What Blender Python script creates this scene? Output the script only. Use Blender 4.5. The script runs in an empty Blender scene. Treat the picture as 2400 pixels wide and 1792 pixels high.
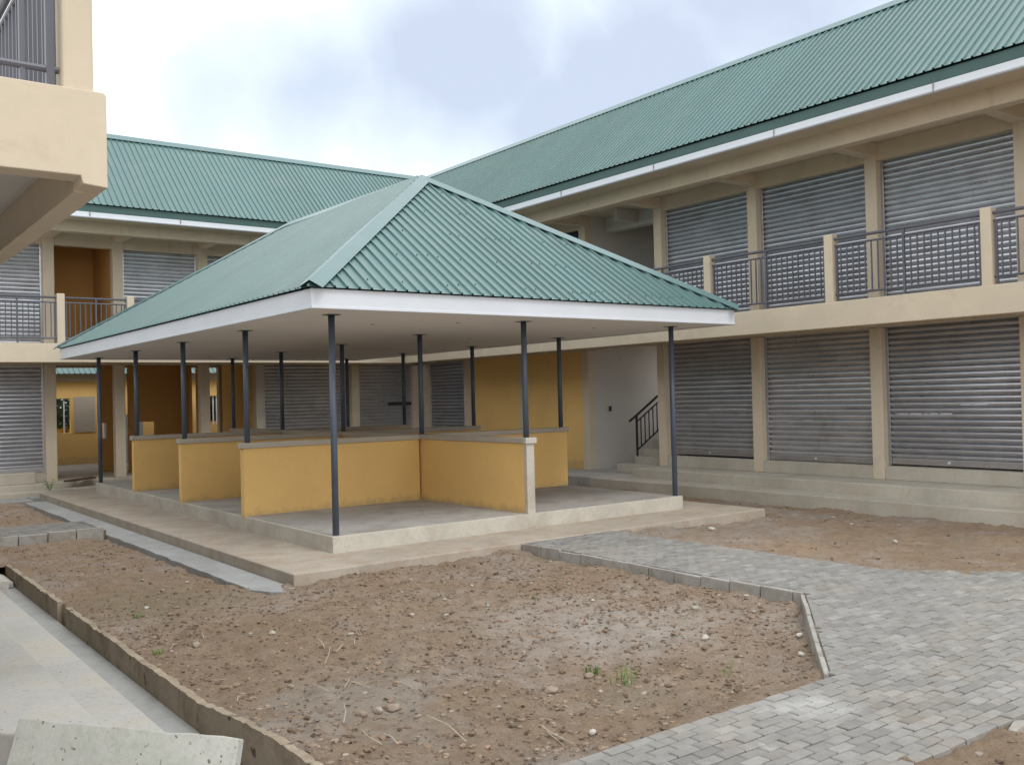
import bpy, bmesh, math, random
import numpy as np
from mathutils import Vector, Matrix, noise as mn
R = math.radians
random.seed(7)
scn = bpy.context.scene
COL = scn.collection
# ------------------------------------------------------------------ helpers
W = {}                                   # world origin of every object that parents something


class MB:
    """collects boxes, prisms and tubes; build() links them as ONE mesh object"""

    def __init__(s):
        s.v = []; s.f = []; s.t = []

    def quad(s, pts, tone=None):
        n = len(s.v); s.v += [tuple(p) for p in pts]; s.f.append(tuple(range(n, n + len(pts)))); s.t.append(tone or 0)

    def hexa(s, c, tone=0):              # 8 corners: bottom ring 0-3, top ring 4-7
        n = len(s.v); s.v += [tuple(p) for p in c]
        for q in ((0, 3, 2, 1), (4, 5, 6, 7), (0, 1, 5, 4), (1, 2, 6, 5), (2, 3, 7, 6), (3, 0, 4, 7)):
            s.f.append(tuple(n + i for i in q)); s.t.append(tone)

    def box(s, x0, x1, y0, y1, z0, z1, tone=0, xf=None):
        c = [(x0, y0, z0), (x1, y0, z0), (x1, y1, z0), (x0, y1, z0), (x0, y0, z1), (x1, y0, z1), (x1, y1, z1), (x0, y1, z1)]
        if xf: c = [xf(*p) for p in c]
        s.hexa(c, tone)

    def prism(s, poly, h):               # poly: list of 3D points, h: extrusion vector
        n = len(s.v); k = len(poly); h = Vector(h)
        s.v += [tuple(p) for p in poly] + [tuple(Vector(p) + h) for p in poly]
        s.f.append(tuple(range(n + k - 1, n - 1, -1))); s.f.append(tuple(range(n + k, n + 2 * k))); s.t += [0, 0]
        for i in range(k):
            j = (i + 1) % k; s.f.append((n + i, n + j, n + k + j, n + k + i)); s.t.append(0)

    def tube(s, p0, p1, r0, r1=None, n=10, caps=True):
        r1 = r0 if r1 is None else r1
        p0 = Vector(p0); p1 = Vector(p1); d = (p1 - p0).normalized()
        a = d.orthogonal().normalized(); b = d.cross(a); k = len(s.v)
        for p, r in ((p0, r0), (p1, r1)):
            for i in range(n):
                t = 2 * math.pi * i / n; s.v.append(tuple(p + (a * math.cos(t) + b * math.sin(t)) * r))
        for i in range(n):
            j = (i + 1) % n; s.f.append((k + i, k + j, k + n + j, k + n + i)); s.t.append(0)
        if caps:
            s.f.append(tuple(range(k + n - 1, k - 1, -1))); s.f.append(tuple(range(k + n, k + 2 * n))); s.t += [0, 0]

    def build(s, name, mat, parent=None, origin=None, bevel=0, smooth=False, recalc=True, tone=False):
        vs = np.array(s.v, dtype=float)
        if origin is None:
            lo = vs.min(0); hi = vs.max(0); origin = ((lo[0] + hi[0]) / 2, (lo[1] + hi[1]) / 2, lo[2])
        vs = vs - np.array(origin)
        me = bpy.data.meshes.new(name)
        me.from_pydata([tuple(p) for p in vs], [], s.f)
        if tone:
            at = me.attributes.new('tone', 'FLOAT', 'FACE'); at.data.foreach_set('value', s.t)
        if recalc:
            bm = bmesh.new(); bm.from_mesh(me); bmesh.ops.recalc_face_normals(bm, faces=bm.faces); bm.to_mesh(me); bm.free()
        if smooth:
            for p in me.polygons: p.use_smooth = True
        me.materials.append(mat)
        o = bpy.data.objects.new(name, me); COL.objects.link(o)
        place(o, origin, parent)
        if bevel:
            b = o.modifiers.new('bevel', 'BEVEL'); b.width = bevel; b.segments = 2; b.limit_method = 'ANGLE'
        return o


def place(o, origin, parent=None):
    W[o.name] = Vector(origin)
    if parent is not None:
        o.parent = parent; o.location = Vector(origin) - W[parent.name]
    else:
        o.location = origin


def tag(o, label=None, cat=None, group=None, kind=None):
    if label: o['label'] = label
    if cat: o['category'] = cat
    if group: o['group'] = group
    if kind: o['kind'] = kind
    return o


def thing(name, loc, label, cat, group=None):
    o = bpy.data.objects.new(name, None); COL.objects.link(o); o.empty_display_size = .2
    place(o, loc); return tag(o, label, cat, group)


# ------------------------------------------------------------------ materials
class Mat:
    def __init__(s, name, rough=.8, metal=0., spec=.5):
        m = bpy.data.materials.new(name); m.use_nodes = True
        s.m = m; s.nt = m.node_tree; s.b = s.nt.nodes['Principled BSDF']
        s.b.inputs['Roughness'].default_value = rough; s.b.inputs['Metallic'].default_value = metal
        s.b.inputs['Specular IOR Level'].default_value = spec
        s.tc = s.nt.nodes.new('ShaderNodeNewGeometry').outputs['Position']

    def n(s, t, **kw):
        x = s.nt.nodes.new(t)
        for k, v in kw.items():
            if k in x.inputs: x.inputs[k].default_value = v
            else: setattr(x, k, v)
        return x

    def l(s, a, b): s.nt.links.new(a, b)

    def mapped(s, scale=(1, 1, 1), loc=(0, 0, 0)):
        mp = s.n('ShaderNodeMapping'); mp.inputs['Scale'].default_value = scale; mp.inputs['Location'].default_value = loc
        s.l(s.tc, mp.inputs['Vector']); return mp.outputs['Vector']

    def noise(s, scale, detail=4, rough=.55, vec=None, dist=0):
        x = s.n('ShaderNodeTexNoise'); x.inputs['Scale'].default_value = scale; x.inputs['Detail'].default_value = detail
        x.inputs['Roughness'].default_value = rough; x.inputs['Distortion'].default_value = dist
        s.l(vec if vec is not None else s.tc, x.inputs['Vector']); return x.outputs['Fac']

    def ramp(s, fac, stops):
        x = s.n('ShaderNodeValToRGB'); e = x.color_ramp.elements
        while len(e) < len(stops): e.new(.5)
        for i, (p, c) in enumerate(stops):
            e[i].position = p; e[i].color = (*c, 1) if len(c) == 3 else c
        s.l(fac, x.inputs['Fac']); return x.outputs['Color']

    def mix(s, fac, a, b, mode='MIX'):
        x = s.n('ShaderNodeMix', data_type='RGBA', blend_type=mode)
        for sock, val in ((x.inputs[0], fac), (x.inputs[6], a), (x.inputs[7], b)):
            if hasattr(val, 'type') and hasattr(val, 'links'): s.l(val, sock)
            elif isinstance(val, tuple): sock.default_value = (*val, 1) if len(val) == 3 else val
            else: sock.default_value = val
        return x.outputs[2]

    def color(s, c):
        if isinstance(c, tuple): s.b.inputs['Base Color'].default_value = (*c, 1)
        else: s.l(c, s.b.inputs['Base Color'])
        return s

    def bump(s, h, strength=.3, dist=.01):
        x = s.n('ShaderNodeBump'); x.inputs['Strength'].default_value = strength; x.inputs['Distance'].default_value = dist
        s.l(h, x.inputs['Height']); s.l(x.outputs['Normal'], s.b.inputs['Normal']); return s


def mul(c, k): return tuple(x * k for x in c)


def plaster(name, c, var=.10, stain=(.75, .68, .6), bump=.25, splash=False, drip=False):
    m = Mat(name, .85, 0, .3)
    big = m.noise(.9, 5, .6); fine = m.noise(14, 4, .6)
    col = m.ramp(big, [(.3, mul(c, 1 - var)), (.7, mul(c, 1 + var * .5))])
    col = m.mix(m.ramp(fine, [(.35, (0, 0, 0)), (.75, (.35, .35, .35))]), col, mul(c, 1 - var * 1.2))
    st = m.noise(2.3, 6, .7, dist=.6)
    col = m.mix(m.ramp(st, [(.58, (0, 0, 0)), (.8, (.55, .55, .55))]), col, (c[0] * stain[0], c[1] * stain[1], c[2] * stain[2]))
    if drip:                                                   # thin rain streaks and patched render
        d = m.noise(7, 4, .6, m.mapped((1, 1, .06)))
        g = m.noise(.8, 3, .5, m.mapped(loc=(4, 2, 9)))
        mk = m.n('ShaderNodeMath', operation='MULTIPLY'); m.l(m.ramp(d, [(.58, (0, 0, 0)), (.72, (.6, .6, .6))]), mk.inputs[0]); m.l(m.ramp(g, [(.45, (0, 0, 0)), (.62, (1, 1, 1))]), mk.inputs[1])
        col = m.mix(mk.outputs[0], col, mul(c, .68))
        pt_ = m.noise(1.6, 2, .4, m.mapped(loc=(8, 1, 5)), .8)
        col = m.mix(m.ramp(pt_, [(.62, (0, 0, 0)), (.65, (.30, .30, .30))]), col, mul(c, 1.10))
    if splash:                                                 # mud splashed on the foot of the walls
        sx = m.n('ShaderNodeSeparateXYZ'); m.l(m.tc, sx.inputs[0])
        r = m.n('ShaderNodeMapRange'); r.inputs['From Min'].default_value = -.04; r.inputs['From Max'].default_value = .16; r.inputs['To Min'].default_value = .34; r.inputs['To Max'].default_value = -.1
        m.l(sx.outputs['Z'], r.inputs['Value'])
        ad = m.n('ShaderNodeMath', operation='ADD'); m.l(r.outputs[0], ad.inputs[0]); m.l(m.noise(6, 6, .75), ad.inputs[1])
        col = m.mix(m.ramp(ad.outputs[0], [(.62, (0, 0, 0)), (.85, (.45, .45, .45))]), col, (.36, .27, .17))
        sc_ = m.noise(3.0, 5, .7, m.mapped((3, 3, .8)), 1.2)
        col = m.mix(m.ramp(sc_, [(.66, (0, 0, 0)), (.72, (.22, .22, .22))]), col, mul(c, .72))
    m.color(col); m.bump(m.noise(60, 3), bump, .004); return m.m


CREAM_C = (.635, .545, .418)
CREAM = plaster('cream_plaster', CREAM_C, drip=True)
YELLOW = plaster('yellow_paint', (.82, .535, .20), .09, (.92, .87, .78), splash=True)
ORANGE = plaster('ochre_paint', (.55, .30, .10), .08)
OFFWHITE = plaster('white_plaster', (.60, .57, .53), .08)
COPING = plaster('coping_plaster', (.46, .41, .34), .10)
CEIL = plaster('ceiling_board', (.80, .79, .785), .04, (.93, .92, .9), .05)


def concrete(name, c, stain, scale=1.0, bump=.4, spots=None):
    m = Mat(name, .88, 0, .25)
    big = m.noise(1.1 * scale, 6, .62, dist=.4)
    col = m.ramp(big, [(.28, mul(c, .82)), (.5, c), (.72, mul(c, 1.12))])
    st = m.noise(1.7 * scale, 5, .65, m.mapped((1, 1, 1), (7, 3, 1)), .5)
    col = m.mix(m.ramp(st, [(.48, (0, 0, 0)), (.72, (.8, .8, .8))]), col, stain)
    fine = m.noise(26, 5, .7)
    col = m.mix(m.ramp(fine, [(.3, (.28, .28, .28)), (.55, (0, 0, 0))]), col, mul(c, .55))
    if spots:
        v = m.n('ShaderNodeTexVoronoi'); v.inputs['Scale'].default_value = spots[0]
        wv = m.n('ShaderNodeVectorMath', operation='ADD'); nz = m.n('ShaderNodeTexNoise'); nz.inputs['Scale'].default_value = 9
        m.l(m.tc, nz.inputs['Vector']); sc = m.n('ShaderNodeVectorMath', operation='SCALE'); sc.inputs['Scale'].default_value = .12
        m.l(nz.outputs['Color'], sc.inputs[0]); m.l(m.tc, wv.inputs[0]); m.l(sc.outputs[0], wv.inputs[1]); m.l(wv.outputs[0], v.inputs['Vector'])
        mask = m.ramp(v.outputs['Distance'], [(spots[1], (1, 1, 1)), (spots[1] + .05, (0, 0, 0))])
        g = m.ramp(m.noise(5, 3), [(.44, (0, 0, 0)), (.54, (.85, .85, .85))])
        mk = m.n('ShaderNodeMath', operation='MULTIPLY'); m.l(mask, mk.inputs[0]); m.l(g, mk.inputs[1])
        col = m.mix(mk.outputs[0], col, spots[2])
    m.color(col); m.bump(m.noise(45, 5, .7), bump, .006); return m.m


STEP = concrete('step_concrete', (.49, .45, .38), (.42, .36, .28), .9)
PLINTH = concrete('pavilion_concrete', (.54, .505, .435), (.42, .35, .28), 1.3, .6)
LOWER = concrete('dusty_concrete', (.43, .375, .31), (.36, .26, .185), 1.6, .7)
FLOORC = concrete('floor_concrete', (.40, .38, .355), (.28, .25, .22), 1.1)
GREYC = concrete('grey_concrete', (.36, .365, .36), (.27, .26, .24), 1.2, .6)
SLABC = concrete('pale_concrete', (.43, .415, .385), (.46, .40, .31), .8, .4, (16, .10, (.17, .15, .12)))
COVERC = concrete('lichen_concrete', (.43, .425, .385), (.33, .35, .28), 2.2, .6, (22, .16, (.11, .095, .07)))
WALLC = concrete('drain_concrete', (.34, .28, .21), (.15, .105, .065), 1.6, .7, (5, .16, (.05, .033, .02)))
RUBBLE = concrete('broken_concrete', (.36, .34, .315), (.27, .21, .155), 3, .8)
KERBC = concrete('kerb_concrete', (.37, .352, .325), (.235, .195, .15), 2.2, .5)


def paint(name, c, rough=.4, metal=0., spec=.5, var=.08):
    m = Mat(name, rough, metal, spec)
    m.color(m.ramp(m.noise(2.2, 4), [(.3, mul(c, 1 - var)), (.7, mul(c, 1 + var))]))
    return m


def roofmat(name, c):
    m = Mat(name, .42, 0, .7)
    at = m.n('ShaderNodeAttribute', attribute_name='tone')
    col = m.mix(at.outputs['Fac'], mul(c, .93), mul(c, 1.07))
    dust = m.noise(1.3, 6, .7, m.mapped(loc=(2, 8, 4)), .5)
    col = m.mix(m.ramp(dust, [(.5, (0, 0, 0)), (.78, (.22, .22, .22))]), col, (.24, .25, .23)); m.color(col)
    m.b.inputs['Coat Weight'].default_value = .42; m.b.inputs['Coat Roughness'].default_value = .3
    d = m.noise(5, 5, .7, m.mapped((1, 1, .4)))
    r = m.n('ShaderNodeMapRange'); r.inputs['To Min'].default_value = .34; r.inputs['To Max'].default_value = .55
    m.l(d, r.inputs['Value']); m.l(r.outputs[0], m.b.inputs['Roughness'])
    return m.m


ROOF = roofmat('green_roof_sheet', (.064, .148, .142))
CAP = roofmat('green_ridge_sheet', (.10, .19, .195))  # lighter and bluer than the sheets: sky reflection put into the colour
GUTTER = paint('green_gutter', (.045, .105, .095), .5).m  # darker than the sheets: dim ground reflection put into the colour
WHITE = paint('white_fascia', (.66, .69, .735), .45, 0, .5, .03).m
POST = paint('steel_post', (.075, .098, .135), .45, .0, .6, .15).m
RAIL = paint('grey_rail_paint', (.10, .103, .125), .45, 0, .5, .12).m
DARK = paint('dark_steel', (.03, .026, .026), .5).m
BLUE = paint('blue_panel', (.02, .035, .07), .35).m
TIMBER = plaster('dark_timber', (.10, .055, .04), .2)


def shuttermat():
    m = Mat('galvanised_slats', .38, .8, .5)
    st = m.noise(2.0, 5, .6, m.mapped((1, 1, 2.5)))
    col = m.ramp(st, [(.3, (.48, .487, .515)), (.7, (.62, .628, .665))])
    sc = m.noise(1.4, 6, .75, m.mapped((1.2, 1.2, 7), (3, 1, 2)), .3)
    col = m.mix(m.ramp(sc, [(.66, (0, 0, 0)), (.7, (.5, .5, .5)), (.78, (.6, .6, .6))]), col, (.27, .265, .27))
    oi = m.n('ShaderNodeObjectInfo')
    col = m.mix(1.0, col, m.ramp(oi.outputs['Random'], [(0, (.80, .80, .81)), (.5, (.95, .95, .95)), (1, (1.08, 1.07, 1.05))]), 'MULTIPLY')
    du = m.noise(2.4, 5, .7, m.mapped((1, 1, .5), (5, 9, 3)))
    col = m.mix(m.ramp(du, [(.54, (0, 0, 0)), (.74, (.4, .4, .4))]), col, (.33, .30, .27))
    m.color(col)
    r = m.n('ShaderNodeMapRange'); r.inputs['To Min'].default_value = .2; r.inputs['To Max'].default_value = .42
    m.l(m.noise(3.1, 5, .65, m.mapped((1, 1, 5))), r.inputs['Value']); m.l(r.outputs[0], m.b.inputs['Roughness'])
    return m.m


SHUT = shuttermat()


def soilmat(name='garden_soil'):
    m = Mat(name, .95, 0, .15)
    a = m.noise(.75, 6, .62, m.mapped(loc=(3.2, 1.4, 0)), .5)
    col = m.ramp(a, [(.30, (.33, .235, .158)), (.48, (.365, .272, .195)), (.60, (.40, .33, .275)), (.74, (.45, .395, .345))])
    b = m.noise(5, 6, .7)
    col = m.mix(m.ramp(b, [(.35, (.55, .55, .55)), (.6, (0, 0, 0))]), col, (.25, .178, .12))
    g = m.noise(1.1, 4, .6, m.mapped(loc=(11, 4, 0)))
    col = m.mix(m.ramp(g, [(.58, (0, 0, 0)), (.75, (.5, .5, .5))]), col, (.26, .22, .14))
    f = m.noise(55, 4, .75)
    col = m.mix(m.ramp(f, [(.34, (.5, .5, .5)), (.5, (0, 0, 0)), (.68, (0, 0, 0)), (.8, (.0, .0, .0))]), col, (.10, .07, .05))
    col = m.mix(m.ramp(m.noise(70, 3, .6, m.mapped(loc=(5, 5, 5))), [(.64, (0, 0, 0)), (.74, (.55, .55, .55))]), col, (.42, .36, .31))
    for (px, py, rad, cc, k) in ((.35, -4.5, 1.5, (.43, .375, .33), .7), (-2.5, -5.2, 1.0, (.37, .325, .28), .65), (-2.4, -.9, 1.3, (.26, .22, .145), .5), (5.6, -1.6, 1.6, (.33, .285, .24), .5), (4.4, -3.6, .9, (.44, .31, .21), .6), (7.4, -5.6, 1.6, (.42, .31, .21), .5)):
        nzc = m.n('ShaderNodeTexNoise'); nzc.inputs['Scale'].default_value = 2.1; nzc.inputs['Detail'].default_value = 5; m.l(m.tc, nzc.inputs['Vector'])
        sb = m.n('ShaderNodeVectorMath', operation='SUBTRACT'); m.l(nzc.outputs['Color'], sb.inputs[0]); sb.inputs[1].default_value = (.5, .5, .5)
        sc2 = m.n('ShaderNodeVectorMath', operation='SCALE'); sc2.inputs['Scale'].default_value = 2.2; m.l(sb.outputs[0], sc2.inputs[0])
        ad = m.n('ShaderNodeVectorMath', operation='ADD'); m.l(m.tc, ad.inputs[0]); m.l(sc2.outputs[0], ad.inputs[1])
        ds = m.n('ShaderNodeVectorMath', operation='DISTANCE'); m.l(ad.outputs[0], ds.inputs[0]); ds.inputs[1].default_value = (px, py, -.38)
        mr = m.n('ShaderNodeMapRange', interpolation_type='SMOOTHSTEP'); mr.inputs['From Min'].default_value = rad; mr.inputs['From Max'].default_value = rad * .35; mr.inputs['To Min'].default_value = 0; mr.inputs['To Max'].default_value = k
        m.l(ds.outputs['Value'], mr.inputs['Value']); col = m.mix(mr.outputs[0], col, cc)
    lump = m.noise(9, 5, .7, m.mapped(loc=(1, 6, 2)))
    col = m.mix(m.ramp(lump, [(.36, (.45, .45, .45)), (.5, (0, 0, 0))]), col, (.20, .142, .098))
    m.color(col); m.bump(m.noise(30, 7, .78), 1.0, .035); return m.m


SOIL = soilmat()


def tonemat(name, stops, rough=.9, noise_scale=20, amt=.35, dusty=None):
    m = Mat(name, rough, 0, .25)
    at = m.n('ShaderNodeAttribute', attribute_name='tone')
    col = m.ramp(at.outputs['Fac'], stops)
    nz = m.noise(noise_scale, 5, .65)
    col = m.mix(m.ramp(nz, [(.3, (amt, amt, amt)), (.6, (0, 0, 0))]), col, mul(stops[0][1], .7))
    if dusty:
        nzc = m.n('ShaderNodeTexNoise'); nzc.inputs['Scale'].default_value = 7; m.l(m.tc, nzc.inputs['Vector'])
        s2 = m.n('ShaderNodeVectorMath', operation='SCALE'); s2.inputs['Scale'].default_value = .35; m.l(nzc.outputs['Color'], s2.inputs[0])
        a2 = m.n('ShaderNodeVectorMath', operation='ADD'); m.l(m.tc, a2.inputs[0]); m.l(s2.outputs[0], a2.inputs[1])
        d2 = m.n('ShaderNodeVectorMath', operation='DISTANCE'); m.l(a2.outputs[0], d2.inputs[0]); d2.inputs[1].default_value = (-.34, -7.10, -.07)
        col = m.mix(m.ramp(d2.outputs['Value'], [(.10, (.35, .35, .35)), (.28, (0, 0, 0))]), col, (.50, .50, .495))       # spilt cement
        col = m.mix(m.ramp(m.noise(1.0, 6, .65, dist=.5), [(.5, (0, 0, 0)), (.72, (.65, .65, .65))]), col, dusty)
        col = m.mix(m.ramp(m.noise(1.5, 6, .7, m.mapped(loc=(9, 2, 0)), .6), [(.54, (0, 0, 0)), (.75, (.55, .55, .55))]), col, (.265, .215, .165))
        col = m.mix(m.ramp(m.noise(2.6, 5, .7, m.mapped(loc=(3, 7, 0)), .4), [(.64, (0, 0, 0)), (.74, (.4, .4, .4))]), col, (.48, .47, .45))
    m.color(col); m.bump(m.noise(80, 4, .7), .35, .004); return m.m


PAVER = tonemat('concrete_paver', [(0, (.195, .186, .172)), (.5, (.258, .248, .232)), (1, (.33, .318, .298))], .85, 14, .45, (.325, .292, .255))
PEBBLE = tonemat('mixed_pebbles', [(0, (.11, .075, .055)), (.4, (.24, .18, .132)), (.85, (.34, .275, .22)), (1, (.52, .48, .42))], .85, 40, .3)
CLOD = tonemat('soil_clods', [(0, (.13, .09, .062)), (1, (.33, .235, .165))], .95, 40, .4)
STONE_W = tonemat('pale_stone', [(0, (.33, .30, .25)), (1, (.52, .485, .43))], .8, 20, .3)
STONE_B = tonemat('brown_stone', [(0, (.26, .20, .15)), (1, (.36, .30, .245))], .85, 20, .4)
STRAW = paint('dry_straw', (.42, .37, .285), .8, 0, .2, .15).m
GRASS = paint('young_grass', (.12, .22, .035), .7, 0, .3, .3).m
LEAF = paint('tree_leaves', (.05, .10, .028), .6, 0, .3, .5).m
BARK = plaster('tree_bark', (.14, .10, .075), .3)
GROUNDM = soilmat('outer_earth')

# ------------------------------------------------------------------ fitted dimensions
ZP, ZL, ZS = -.038, -.2408, -.39          # pavilion floor, lower platform, soil
A4 = 2.834
XS, YL = 10.07, 14.324                    # shop fronts of the right and the far block
ZT, ZB = 3.0935, 2.6564                   # balcony beam top / bottom
OB, OE, OR = 1.3123, 2.005, .577          # balcony edge, eave and ridge distance from the shop front
ZU, ZG, ZGT, ZR = 5.697, 5.9254, 6.2124, 8.537


# ------------------------------------------------------------------ corrugated sheet
def corrugated(mb, O, E, S, length, slope, lo, hi, pitch, h=.027, w=.035, phase=0):
    rt_ = random.Random(int(length * 100))
    tones = [rt_.random() for _ in range(400)]
    O, E, S = Vector(O), Vector(E), Vector(S); N = E.cross(S)
    if N.z < 0: N = -N
    a = -phase; pts = []
    while a < length:
        for q, hh in ((0, 0), (w * .22, h), (w * .70, h), (w, 0)):
            pts.append((a + q, hh))
        a += pitch
    pts = [(max(0, min(length, q)), hh) for q, hh in pts]
    pts = [(0, 0)] + pts + [(length, 0)]
    for (a0, h0), (a1, h1) in zip(pts, pts[1:]):
        if a1 - a0 < 1e-5: continue
        l0, l1, t0, t1 = lo(a0), lo(a1), hi(a0), hi(a1)
        if t0 - l0 < .004 and t1 - l1 < .004: continue
        t0 = max(t0, l0 + .002); t1 = max(t1, l1 + .002)
        P = lambda aa, tt, hh: O + E * aa + S * tt + N * hh
        mb.quad([P(a0, l0, h0), P(a1, l1, h1), P(a1, t1, h1), P(a0, t0, h0)], tones[int(a0 / (pitch * 5)) % 400])


def cap_strip(mb, p0, p1, n1, n2, w, lift=.042, crown=.03):
    """folded flashing along p0-p1 lying on the two slopes with normals n1, n2"""
    p0, p1 = Vector(p0), Vector(p1); d = (p1 - p0).normalized(); up = Vector((0, 0, 1))
    for n in (n1, n2):
        n = Vector(n).normalized(); t = d.cross(n)
        if t.z > 0: t = -t
        if abs(t.z) < 1e-6: pass
        t.normalize()
        a, b = p0 + n * lift + t * w, p1 + n * lift + t * w
        mid0, mid1 = p0 + up * (lift + crown), p1 + up * (lift + crown)
        mb.quad([a, b, mid1, mid0]); dn = n * -.012
        mb.quad([a, b, b + dn, a + dn])


# ------------------------------------------------------------------ the pavilion
pav = thing('market_pavilion', (3, 5.65, ZL), 'open market pavilion with a green hipped metal roof over low yellow stall walls', 'pavilion')
b = MB(); b.box(-1.033, 6.915, -1.058, 12.37, -.58, ZL); b.build('lower_platform', LOWER, pav, bevel=.012)
b = MB(); b.box(-.085, 6.085, -.085, 4 * A4 + .085, ZL - .03, ZP); b.build('floor_slab', PLINTH, pav, bevel=.008)
b = MB(); b.box(-.045, 6.045, -.045, 4 * A4 + .045, ZP, ZP + .004); b.build('floor_screed', FLOORC, pav)
ZC = 1.035


def stall(x0, x1, y0, y1, mat=YELLOW, ends=()):
    m = MB(); m.box(x0, x1, y0, y1, ZP - .02, ZC - .08); o = m.build('stall_wall', mat, pav, bevel=.006)
    k = MB(); k.box(x0 - .03, x1 + .03, y0 - .03, y1 + .03, ZC - .08, ZC); k.build('coping', COPING, o, bevel=.01)
    return o


T = .065
for j in (1, 2, 3):
    stall(-.088, 3 - T - .032, j * A4 - T, j * A4 + T)
    stall(3 + T + .032, 6.088, j * A4 - T, j * A4 + T)
stall(3 - T, 3 + T, -.02, 4 * A4 - .0)
b = MB(); b.box(3 - T - .004, 3 + T + .004, -.09, -.024, ZL + .01, ZC - .08); b.box(3 - T - .034, 3 + T + .034, -.118, -.054, ZC - .082, ZC + .002)
b.build('wall_end_pier', PLINTH, pav, bevel=.006)
ZSOF = 2.69
for i in (0, 1, 2):
    for j in range(5):
        z0 = ZP if (j in (0, 4) and i != 1) else ZC
        m = MB(); x, y = 3 * i, j * A4
        m.tube((x, y, z0), (x, y, ZSOF + .03), .0415, n=18)
        m.box(x - .085, x + .085, y - .085, y + .085, ZSOF - .008, ZSOF + .002)
        o = m.build('steel_post', POST, pav, smooth=False)
        for p in o.data.polygons: p.use_smooth = len(p.vertices) == 4 and abs(p.normal.z) < .5
EX0, EX1, EY0, EY1 = -.644, 6.592, -.817, 11.98
ZE, ZEB = 2.904, 2.6715
b = MB(); b.box(EX0 + .03, EX1 - .03, EY0 + .03, EY1 - .03, ZSOF, ZSOF + .02); b.build('ceiling', CEIL, pav)
for (x, y) in ((1.22, 1.19), (2.24, .54), (4.97, .71), (4.455, 3.49)):
    b = MB(); b.tube((x, y, ZSOF - .004), (x, y, ZSOF + .004), .028, n=10); b.build('ceiling_outlet', DARK, pav)
b = MB()
for (x0, x1, y0, y1, ox, oy) in ((EX0, EX1, EY0, EY0 + .03, 0, -1), (EX0, EX1, EY1 - .03, EY1, 0, 1), (EX0, EX0 + .03, EY0 + .031, EY1 - .031, -1, 0), (EX1 - .03, EX1, EY0 + .031, EY1 - .031, 1, 0)):
    b.box(x0, x1, y0, y1, ZEB, ZE)
    if oy: b.box(x0, x1, y0 + (oy < 0) * -.009 + (oy > 0) * .03, y1 + (oy > 0) * .009 - (oy < 0) * .03, ZEB + .003, ZEB + .035)
    else: b.box(x0 + (ox < 0) * -.009 + (ox > 0) * .03, x1 + (ox > 0) * .009 - (ox < 0) * .03, y0, y1, ZEB + .003, ZEB + .035)
b.build('fascia', WHITE, pav, bevel=.004)
# roof
AP1, AP2 = Vector((2.97, 2.605, 5.235)), Vector((2.97, 7.9, 5.30))
OV = .045
x0, x1, y0, y1 = EX0 - OV, EX1 + OV, EY0 - OV, EY1 + OV
ze = ZE + .012
roof = MB()


def hip_panel(mb, c0, c1, ra, rb, pitch, phase=0):
    """panel above eave c0-c1 running up to ridge points ra (near c0) and rb (near c1)"""
    c0, c1, ra, rb = map(Vector, (c0, c1, ra, rb)); E = (c1 - c0); L = E.length; E.normalize()
    rel = ra - c0; sa = rel.dot(E); Sv = rel - E * sa; SL = Sv.length; S = Sv / SL; sb = (rb - c0).dot(E)
    SLb = ((rb - c0) - E * sb).length
    def hi(a):
        if a <= sa: return SL * a / max(sa, 1e-6)
        if a >= sb: return SLb * (L - a) / max(L - sb, 1e-6)
        return SL + (SLb - SL) * (a - sa) / max(sb - sa, 1e-6)
    corrugated(mb, c0, E, S, L, SL, lambda a: 0, hi, pitch, phase=phase)
    return E.cross(S) if E.cross(S).z > 0 else -E.cross(S)


N_, R_, L_, F_ = (x0, y0, ze), (x1, y0, ze), (x0, y1, ze), (x1, y1, ze)
nF = hip_panel(roof, N_, R_, AP1, AP1, .159, .02)
nW = hip_panel(roof, L_, N_, AP2, AP1, .159, .05)
nE = hip_panel(roof, R_, F_, AP1, AP2, .159, .03)
nB = hip_panel(roof, F_, L_, AP2, AP2, .159, .04)
ro = roof.build('roof', ROOF, pav, recalc=False, tone=True)
sol = ro.modifiers.new('sheet', 'SOLIDIFY'); sol.thickness = .004; sol.offset = -1
for (p, q, a, c, nm) in ((N_, AP1, nF, nW, 'hip_cap'), (R_, AP1, nF, nE, 'hip_cap'), (L_, AP2, nW, nB, 'hip_cap'), (F_, AP2, nE, nB, 'hip_cap'), (AP1, AP2, nW, nE, 'ridge_cap')):
    m = MB(); cap_strip(m, Vector(p), Vector(q), a, c, .15); m.build(nm, CAP, ro)
# fixing screws scattered in purlin rows on the two visible slopes
scr = MB()
for (c0, E, S, N, L, SL, hi) in (
        (Vector(N_), Vector((1, 0, 0)), (AP1 - Vector((AP1.x, y0, ze))).normalized(), nF, x1 - x0, (AP1 - Vector((AP1.x, y0, ze))).length, lambda a, L=x1 - x0: min(a, L - a) / (L / 2)),):
    for row in (.06, .26, .46, .66, .86):
        k = 0
        while k * .159 + .14 < L:
            a = k * .159 - .02 + .09; k += 1
            if row > hi(a) - .06 or random.random() < .45: continue
            p = c0 + E * (a + random.uniform(-.02, .02)) + S * (row * SL + random.uniform(-.06, .06))
            scr = MB(); scr.tube(p, p + N * .016, .008, n=6); scr.build('roof_screw', DARK, ro)


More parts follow.
